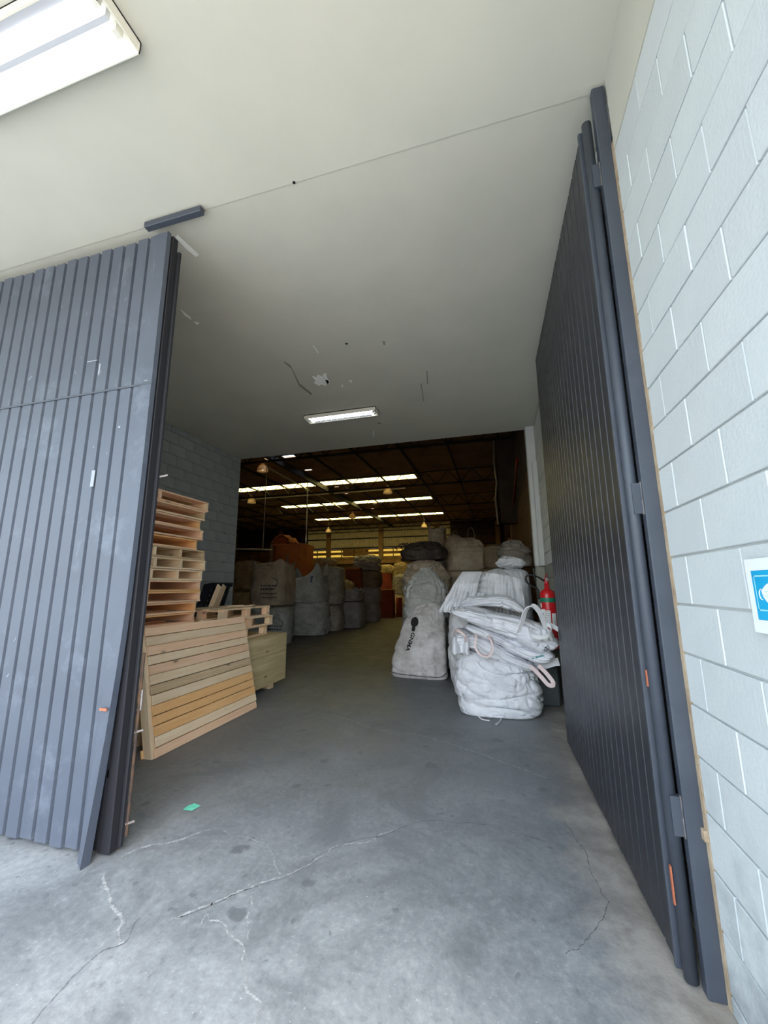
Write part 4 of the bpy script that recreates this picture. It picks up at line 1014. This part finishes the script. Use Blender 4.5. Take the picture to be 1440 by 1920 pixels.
# printed bag behind the crate
pb, pbb, pbv = bag('tall beige bulk bag with faded stamp behind the small pallets, upper one', -6.95, 11.7, 1.02, 1.25, 1.2, 1.30, 'beige_bag', 75, 'open', 0, ((-.5, -.6, .16, .1), (.55, -.6, .18, .1)), 'web_blue', fold=.03, peak=.14)
bag('beige bulk bag on the floor under the stamped beige bag', -6.95, 11.7, 0, 1.25, 1.2, 1.03, 'grey_bag', 76, 'flat')
p2_, _, p2v = bag('grey bag with faded stamp on floor beside the front grey pair', -6.07, 10.66, 0, .60, .6, 1.03, 'grey_bag', 78, 'flat', 0, fold=.02)
rn = random.Random(3)
def stamp(parent, bv, cx, cz, s):
    V = []; F = []
    for row in range(4):
        x = -.5
        while x < .5:
            w = rn.uniform(.05, .14); a, b = x, min(x + w, .52); y = .35 - row * .24; hh = .12 if row in (1,) else .07
            n = len(V); V += [(cx + a * s, cz + y * s), (cx + b * s, cz + y * s), (cx + b * s, cz + (y + hh) * s), (cx + a * s, cz + (y + hh) * s)]; F.append((n, n + 1, n + 2, n + 3)); x += w + rn.uniform(.02, .05)
    for k in range(10):
        a0, a1 = -.9 + k * .22, -.9 + (k + 1) * .22; n = len(V)
        V += [(cx + (.12 + cos(a0) * .42) * s, cz + (.55 + sin(a0) * .3) * s), (cx + (.12 + cos(a1) * .42) * s, cz + (.55 + sin(a1) * .3) * s), (cx + (.12 + cos(a1) * .46) * s, cz + (.55 + sin(a1) * .34) * s), (cx + (.12 + cos(a0) * .46) * s, cz + (.55 + sin(a0) * .34) * s)]; F.append((n, n + 1, n + 2, n + 3))
    tag(print_mesh('faded_stamp', V, F, (0, -3, 0), (1, 0, 0), (0, 0, 1), (0, 1, 0), bv, M['ink_grey'], parent, .006), kind='stuff')
stamp(pb, pbv, .18, .42, .5); stamp(p2_, p2v, 0, .35, .42)
# clear film around the lower half of the stamped bag
# crumpled tan heap behind the block wall edge
bag('crumpled tan bag heaped beside the block wall edge, upper one', -8.6, 12.9, 1.5, 1.3, 1.1, 1.05, 'tan_bag', 81, 'round', 0, fold=.09, pl=.05)
bag('crumpled tan bag beside the block wall edge, lower one', -8.5, 12.8, 0, 1.4, 1.1, 1.5, 'tan_bag', 82, 'flat', 0, fold=.05)
# far bags along the aisle
bag('pale bag standing far down the aisle behind the red cartons', -5.35, 22.4, 0, .95, .9, 1.1, 'tan_bag', 84, 'gather', 0, fold=.05)
bag('stacked pale bag far down the aisle, upper one', -5.5, 23.6, 1.18, 1.0, 1.0, 1.15, 'dull_grey', 85, 'round', 0, fold=.04)
bag('stacked pale bag far down the aisle, lower one', -5.5, 23.6, 0, 1.05, 1.0, 1.2, 'dull_grey', 86, 'flat', 0, fold=.04)
for k in range(5):
    bag('pale stacked bag far back under the slatted openings', -9.6 + k * 1.25, 30.5 + .3 * (k % 2), 0, 1.2, 1.1, 3.15 + .15 * (k % 3), 'tan_bag', 90 + k, 'flat', 0, fold=.06, group='pale bags far back under the slatted openings', name='bag_column')
bag('pale cloth heap on the bag under the octagonal carton', -7.0, 16.0, 2.4, .9, .8, .42, 'tan_bag', 97, 'round', 0, fold=.08)

# ================================================================== CARTONS
def carton(label, x, y, z, w, d, h, m, rz=0., flaps=True, oct_=False, name='cardboard_carton'):
    r = root(name, (x, y, z), label, 'box', None, rz); mb = MB(); t = .012
    c = .28 if oct_ else .0
    ring = [(-w / 2 + c * w / 2, -d / 2), (w / 2 - c * w / 2, -d / 2), (w / 2, -d / 2 + c * d / 2), (w / 2, d / 2 - c * d / 2), (w / 2 - c * w / 2, d / 2), (-w / 2 + c * w / 2, d / 2), (-w / 2, d / 2 - c * d / 2), (-w / 2, -d / 2 + c * d / 2)] if oct_ else [(-w / 2, -d / 2), (w / 2, -d / 2), (w / 2, d / 2), (-w / 2, d / 2)]
    n = len(ring)
    for i in range(n):
        a = Vector((*ring[i], 0)); b = Vector((*ring[(i + 1) % n], 0))
        q = MB(); q.bar(a + Vector((0, 0, h / 2)), b + Vector((0, 0, h / 2)), t, h); q.build('side_panel', m, r)
    mb.add([(x_, y_, .01) for x_, y_ in ring] + [(x_ * .98, y_ * .98, 0) for x_, y_ in ring], [tuple(range(n)), tuple(range(n, 2 * n))[::-1]]); mb.build('bottom_panel', m, r)
    if flaps:
        for s, ang in ((-1, 35), (1, 55)):
            q = MB(); q.add([(-w / 2, s * d / 2, h), (w / 2, s * d / 2, h), (w / 2 - .05, s * (d / 2 + .14 * cos(radians(ang))), h - .14 * sin(radians(ang))), (-w / 2 + .05, s * (d / 2 + .14 * cos(radians(ang))), h - .14 * sin(radians(ang)))], [(0, 1, 2, 3)])
            o = q.build('flap', m, r); sm = o.modifiers.new('thickness', 'SOLIDIFY'); sm.thickness = .008
    else:
        q = MB(); q.add([(x_, y_, h) for x_, y_ in ring] + [(x_, y_, h + .012) for x_, y_ in ring], [tuple(range(n))[::-1], tuple(range(n, 2 * n))]); q.build('top_panel', m, r)
    return r
bag('beige bulk bag holding up the octagonal carton', -8.15, 15.1, 0, 1.5, 1.4, 1.0, 'dull_grey', 98, 'flat')
bag('second beige bulk bag directly under the octagonal carton', -8.15, 15.1, .98, 1.5, 1.4, .92, 'dull_grey', 99, 'flat')
oc = carton('large orange octagonal carton standing high on bags, taped side', -8.1, 15.1, 1.9, 1.4, 1.25, 1.40, M['cardboard'], radians(8), True, True)
q = MB(); q.add([(-.08, -.64, .25), (-.02, -.645, .25), (.04, -.645, .95), (-.03, -.64, .95)], [(0, 1, 2, 3)]); q.build('tape', M['dull_grey'], oc)
ol = root('carton_lid', (-8.5, 15.2, 3.31), 'crumpled orange carton lid lying on the octagonal carton', 'lid')
def lid(u, v): return Vector((-.5 + 1.0 * u, -.4 + .8 * v, .12 + .32 * sin(pi * min(1, u * 1.15)) ** .7 + .09 * nz((u * 5, v * 4, 7)) - .10 * (v - .5) ** 2))
sheet('folded_board', lid, 30, 16, M['cardboard'], ol, .03)
def lid2(u, v): return Vector((-.42 + .85 * u, -.38 + .7 * v, .0 + .24 * sin(pi * u) + .06 * nz((u * 6, v * 4, 2))))
sheet('folded_board', lid2, 30, 12, M['cardboard'], ol, .03)
sb = slab_bag('pale cloth bag hanging down beside the octagonal carton', [(-8.95, 3.35), (-8.98, 2.9), (-9.0, 2.4), (-9.02, 2.0)], .8, [.2, .16, .2, .16], 'tan_bag', 13, 14.7, name='hanging_bag')
carton('dark brown carton behind the peaked grey bag', -7.35, 16.9, 1.30, 1.3, .9, 1.1, M['cardboard_d'], .1)
carton('brown carton under the dark brown carton behind the grey pair', -7.35, 16.9, 0, 1.35, .95, 1.28, M['cardboard_d'], .05, False)
carton('tilted dark brown carton beside the four bag column', -6.22, 17.3, 1.26, .68, .7, 1.15, M['cardboard_d'], .2)
carton('brown carton on floor below the tilted carton', -6.22, 17.3, 0, .66, .75, 1.25, M['cardboard_d'], .1, False)
carton('upper deep red carton beside the aisle', -5.95, 21.2, 1.45, .78, .7, .85, M['cardboard_r'], -.1, False)
carton('lower deep red carton beside the aisle', -5.75, 20.8, 0, .95, .85, 1.42, M['cardboard_r'], .1, False)
carton('small deep red carton standing beside the lower aisle carton', -5.15, 21.5, .0, .3, .4, 1.0, M['cardboard_r'], .2, False)

# ================================================================== FIRE EXTINGUISHER
fe = root('fire_extinguisher', (.61, 5.62, .80), 'red fire extinguisher with green band hung on the block wall', 'fire extinguisher')
mb = MB(); mb.lathe([(0, 0), (.08, 0), (.092, .012), (.095, .04), (.095, .64), (.091, .672), (.078, .70), (.05, .722), (.032, .735), (.03, .80), (0, .80)], n=36); mb.build('cylinder', M['ext_red'], fe, smooth=True)
mb = MB(); mb.lathe([(.0962, .565), (.0962, .62)], n=36); mb.build('green_band', M['green'], fe, smooth=True)
def lab(a0, a1, z0, z1, m, r=.0965, nm='label_sheet'):
    mb = MB(); n = 10
    mb.add([(r * cos(a0 + (a1 - a0) * i / n), r * sin(a0 + (a1 - a0) * i / n), z) for z in (z0, z1) for i in range(n + 1)], [(i, i + 1, n + 2 + i, n + 1 + i) for i in range(n)]); mb.build(nm, M[m], fe)
A0 = radians(-96)
lab(A0 - 1.25, A0 - .45, .32, .48, 'label'); lab(A0 - .42, A0 + .2, .30, .465, 'label'); lab(A0 + .35, A0 + 1.0, .28, .43, 'label'); lab(A0 - 1.3, A0 - .95, .50, .55, 'label')
lab(A0 - 1.15, A0 - .55, .33, .38, 'teal', .0972, 'label_print'); lab(A0 - 1.1, A0 - .7, .40, .43, 'blue_ink', .0972, 'label_print')
for k in range(5): lab(A0 - .38, A0 + .12, .45 - k * .025, .453 - k * .025, 'ink_grey', .0972, 'label_print')
for k in range(4): lab(A0 + .42, A0 + .9, .41 - k * .025, .413 - k * .025, 'ink_grey', .0972, 'label_print')
mb = MB(); mb.tube([(0, 0, .79), (0, 0, .86)], [.024, .03], 14); mb.bar((-.01, -.03, .84), (.02, .10, .87), .02, .012); mb.bar((-.01, -.03, .87), (.02, .11, .92), .02, .01); mb.build('valve_handle', M['ext_red'], fe)
mb = MB(); mb.tube([(0, -.035, .85), (0, -.055, .85)], .022, 16); mb.build('pressure_gauge', M['chrome'], fe)
mb = MB(); mb.tube(catmull([(-.03, 0, .83), (-.08, -.02, .87), (-.18, -.03, .91), (-.245, -.02, .89), (-.24, 0, .82), (-.18, .0, .77), (-.11, .01, .72), (-.105, .02, .6)], 40), .012, 8); mb.build('hose', M['rubber'], fe, smooth=True)
mb = MB(); mb.tube([(-.15, -.04, .99), (-.145, -.04, .90), (-.13, -.035, .83)], [.016, .012, .010], 10); mb.build('nozzle', M['rubber'], fe)
mb = MB(); mb.bar((.0, .0, .70), (.19, .0, .70), .03, .006); mb.bar((.187, 0, .62), (.187, 0, .80), .05, .006); mb.build('wall_bracket', M['steel_dark'], fe)

# ================================================================== SIGN ON THE RIGHT WALL
sg = root('wall_sign', (XR - .012, 1.50, 1.54), 'white paper notice with blue face mask symbol on the block wall', 'sign')
def sheet_pt(y, z, off=0): return Vector((-.004 - off - .010 * (abs(y - .0) < .03) * 0 - .012 * max(0, (z * -1 - .05)) , -y, z))
def flat(name, y0, y1, z0, z1, m, off, n=6):
    vs = []; fs = []
    for j in range(n + 1):
        for i in range(2): vs.append(sheet_pt((y0, y1)[i], z0 + (z1 - z0) * j / n, off))
    for j in range(n): fs.append((2 * j, 2 * j + 1, 2 * j + 3, 2 * j + 2))
    o = link(name, mesh(name, vs, fs), M[m], sg)
    if name == 'paper': s = o.modifiers.new('thickness', 'SOLIDIFY'); s.thickness = .003; s.offset = 0
    return o
flat('paper', 0, .30, -.11, .105, 'paper', 0)
flat('printed_panel', .028, .272, -.072, .070, 'sky_blue', .0025)
for (a, b, c, d_) in ((.038, .262, .052, .056), (.038, .262, -.046, -.042), (.038, .042, -.046, .056), (.258, .262, -.046, .056)): flat('printed_line', a, b, c, d_, 'cyan_line', .0032, 1)
def poly(name, pts, m, off):
    vs = [sheet_pt(y, z, off) for y, z in pts]; return link(name, mesh(name, vs, [tuple(range(len(pts)))]), M[m], sg)
poly('mask_symbol', [(.065, .012), (.085, .026), (.10, .033), (.115, .026), (.15, .012), (.146, -.006), (.132, -.020), (.115, -.026), (.10, -.026), (.083, -.020), (.07, -.006)], 'paper', .0034)
for zz in (.010, -.004): flat('mask_pleat', .078, .138, zz, zz + .0012, 'cyan_line', .0042, 1)
for s, cx in ((-1, .066), (1, .150)):
    mb = MB(); mb.tube([sheet_pt(cx + s * .012 * sin(a), .001 + .015 * cos(a), .0038) for a in [k * pi / 8 for k in range(9)]], .0012, 5); mb.build('mask_ear_loop', M['paper'], sg)

# ================================================================== LITTER
lt = root('paper_scrap', (-2.23, 2.765, .0), 'small seafoam green paper scrap lying on the floor', 'paper')
link('sheet', mesh('sheet', [(-.045, -.04, .002), (.035, -.045, .006), (.045, .035, .003), (-.02, .045, .008), (-.05, .0, .003)], [(0, 1, 2, 3, 4)]), M['seafoam'], lt)

# floor cracks (x, y)
CR = [
 ([(-1.72, 1.37), (-1.77, 1.52), (-1.78, 1.62), (-1.76, 1.69), (-1.71, 1.74), (-1.75, 1.83), (-1.76, 1.87)], .006, 'crack_dark'),
 ([(-2.22, 2.05), (-2.08, 1.97), (-1.95, 1.89), (-1.84, 1.83), (-1.80, 1.78), (-1.71, 1.74)], .018, 'crack'),
 ([(-1.61, 1.89), (-1.57, 1.94), (-1.50, 2.01), (-1.44, 2.07), (-1.38, 2.16), (-1.30, 2.25), (-1.20, 2.33), (-1.13, 2.45), (-1.08, 2.55), (-1.05, 2.63), (-0.90, 2.70), (-0.81, 2.81), (-0.73, 2.90)], .016, 'crack'),
 ([(-1.61, 1.885), (-1.50, 2.0), (-1.38, 2.15), (-1.20, 2.32), (-1.05, 2.62), (-0.81, 2.80), (-0.59, 3.02), (-0.38, 3.06), (-0.19, 3.09), (.2, 3.0)], .006, 'crack_dark'),
 ([(-1.43, 1.95), (-1.35, 1.94), (-1.23, 1.88), (-1.17, 1.85), (-1.11, 1.76), (-1.04, 1.69), (-0.96, 1.66), (-0.94, 1.59)], .012, 'crack'),
 ([(-1.32, 2.13), (-1.27, 2.04), (-1.18, 1.90)], .009, 'crack'),
 ([(-1.83, 2.57), (-1.65, 2.56), (-1.51, 2.53), (-1.38, 2.44), (-1.26, 2.31)], .009, 'crack'),
 ([(-3.08, 5.01), (-2.57, 5.07), (-2.02, 5.01), (-1.72, 4.85), (-1.44, 4.68), (-1.12, 4.63), (-0.81, 4.57), (-.3, 4.3), (.3, 3.9)], .018, 'crack'),
 ([(0.20, 2.19), (0.30, 2.30), (0.41, 2.47), (0.45, 2.57)], .006, 'crack_dark'),
 ([(0.35, 3.27), (0.41, 2.94), (0.42, 2.72), (0.45, 2.57)], .005, 'crack_dark'),
 ([(-1.42, 1.92), (-1.455, 1.98), (-1.49, 2.05)], .006, 'crack'), ([(-1.44, 1.90), (-1.46, 1.96), (-1.48, 2.02)], .006, 'crack'),
 ([(-2.25, 2.2), (-2.2, 2.3), (-2.05, 2.42), (-1.9, 2.6)], .02, 'crack')]
for i, (p, w, m_) in enumerate(CR): crack(p, w, M[m_], i + 1)
# bare patches and scuffs on the passage ceiling
for pts, m_ in (([(-2.40, 2.29), (-2.39, 2.35), (-2.37, 2.51), (-2.41, 2.52), (-2.43, 2.43), (-2.43, 2.31)], 'scuff_pale'),
 ([(-2.32, 4.67), (-2.27, 4.72), (-2.23, 4.66), (-2.17, 4.75), (-2.2, 4.8), (-2.13, 4.86), (-2.24, 4.99), (-2.30, 4.92), (-2.34, 4.96), (-2.38, 4.85), (-2.33, 4.82)], 'scuff_pale'),
 ([(-2.16, 4.67), (-2.10, 4.66), (-2.13, 4.75), (-2.17, 4.94), (-2.21, 4.96)], 'scuff_pale'),
 ([(-2.50, 4.24), (-2.47, 4.34), (-2.58, 4.82), (-2.54, 5.14), (-2.58, 5.18), (-2.62, 4.87), (-2.50, 4.42), (-2.52, 4.26)], 'scuff_dark'),
 ([(-0.91, 5.31), (-0.895, 5.29), (-0.955, 5.86), (-0.97, 5.88)], 'scuff_dark'), ([(-0.77, 4.99), (-0.755, 4.99), (-0.805, 5.34), (-0.82, 5.34)], 'scuff_dark'),
 ([(-3.05, 3.04), (-3.04, 3.18), (-3.06, 3.22), (-3.08, 3.14)], 'scuff_pale'), ([(-3.06, 3.25), (-3.01, 3.28), (-3.06, 3.31)], 'scuff_pale'), ([(-2.00, 4.02), (-1.99, 4.02), (-1.99, 4.18), (-2.0, 4.18)], 'scuff_pale'),
 ([(-1.86, 4.91), (-1.83, 4.95), (-1.85, 5.00), (-1.87, 4.97)], 'scuff_pale'), ([(-2.02, 5.02), (-2.00, 5.03), (-2.02, 5.08), (-2.04, 5.08)], 'scuff_pale'), ([(-2.09, 6.81), (-2.075, 6.82), (-2.165, 7.13), (-2.185, 7.12)], 'scuff_pale'),
 ([(-1.90, 6.48), (-1.85, 6.49), (-1.86, 6.54), (-1.92, 6.52)], 'scuff_dark'), ([(-1.60, 4.08), (-1.57, 4.09), (-1.58, 4.12), (-1.61, 4.11)], 'rubber'), ([(-1.16, 4.17), (-1.13, 4.18), (-1.15, 4.26), (-1.17, 4.24)], 'scuff_dark')):
    patch(pts[::-1], M[m_])
mb = MB(); mb.tube([(-1.255, 2.155, CEIL + .001), (-1.255, 2.155, CEIL - .006)], .01, 10); mb.build('bolt_hole', M['rubber'], cf)
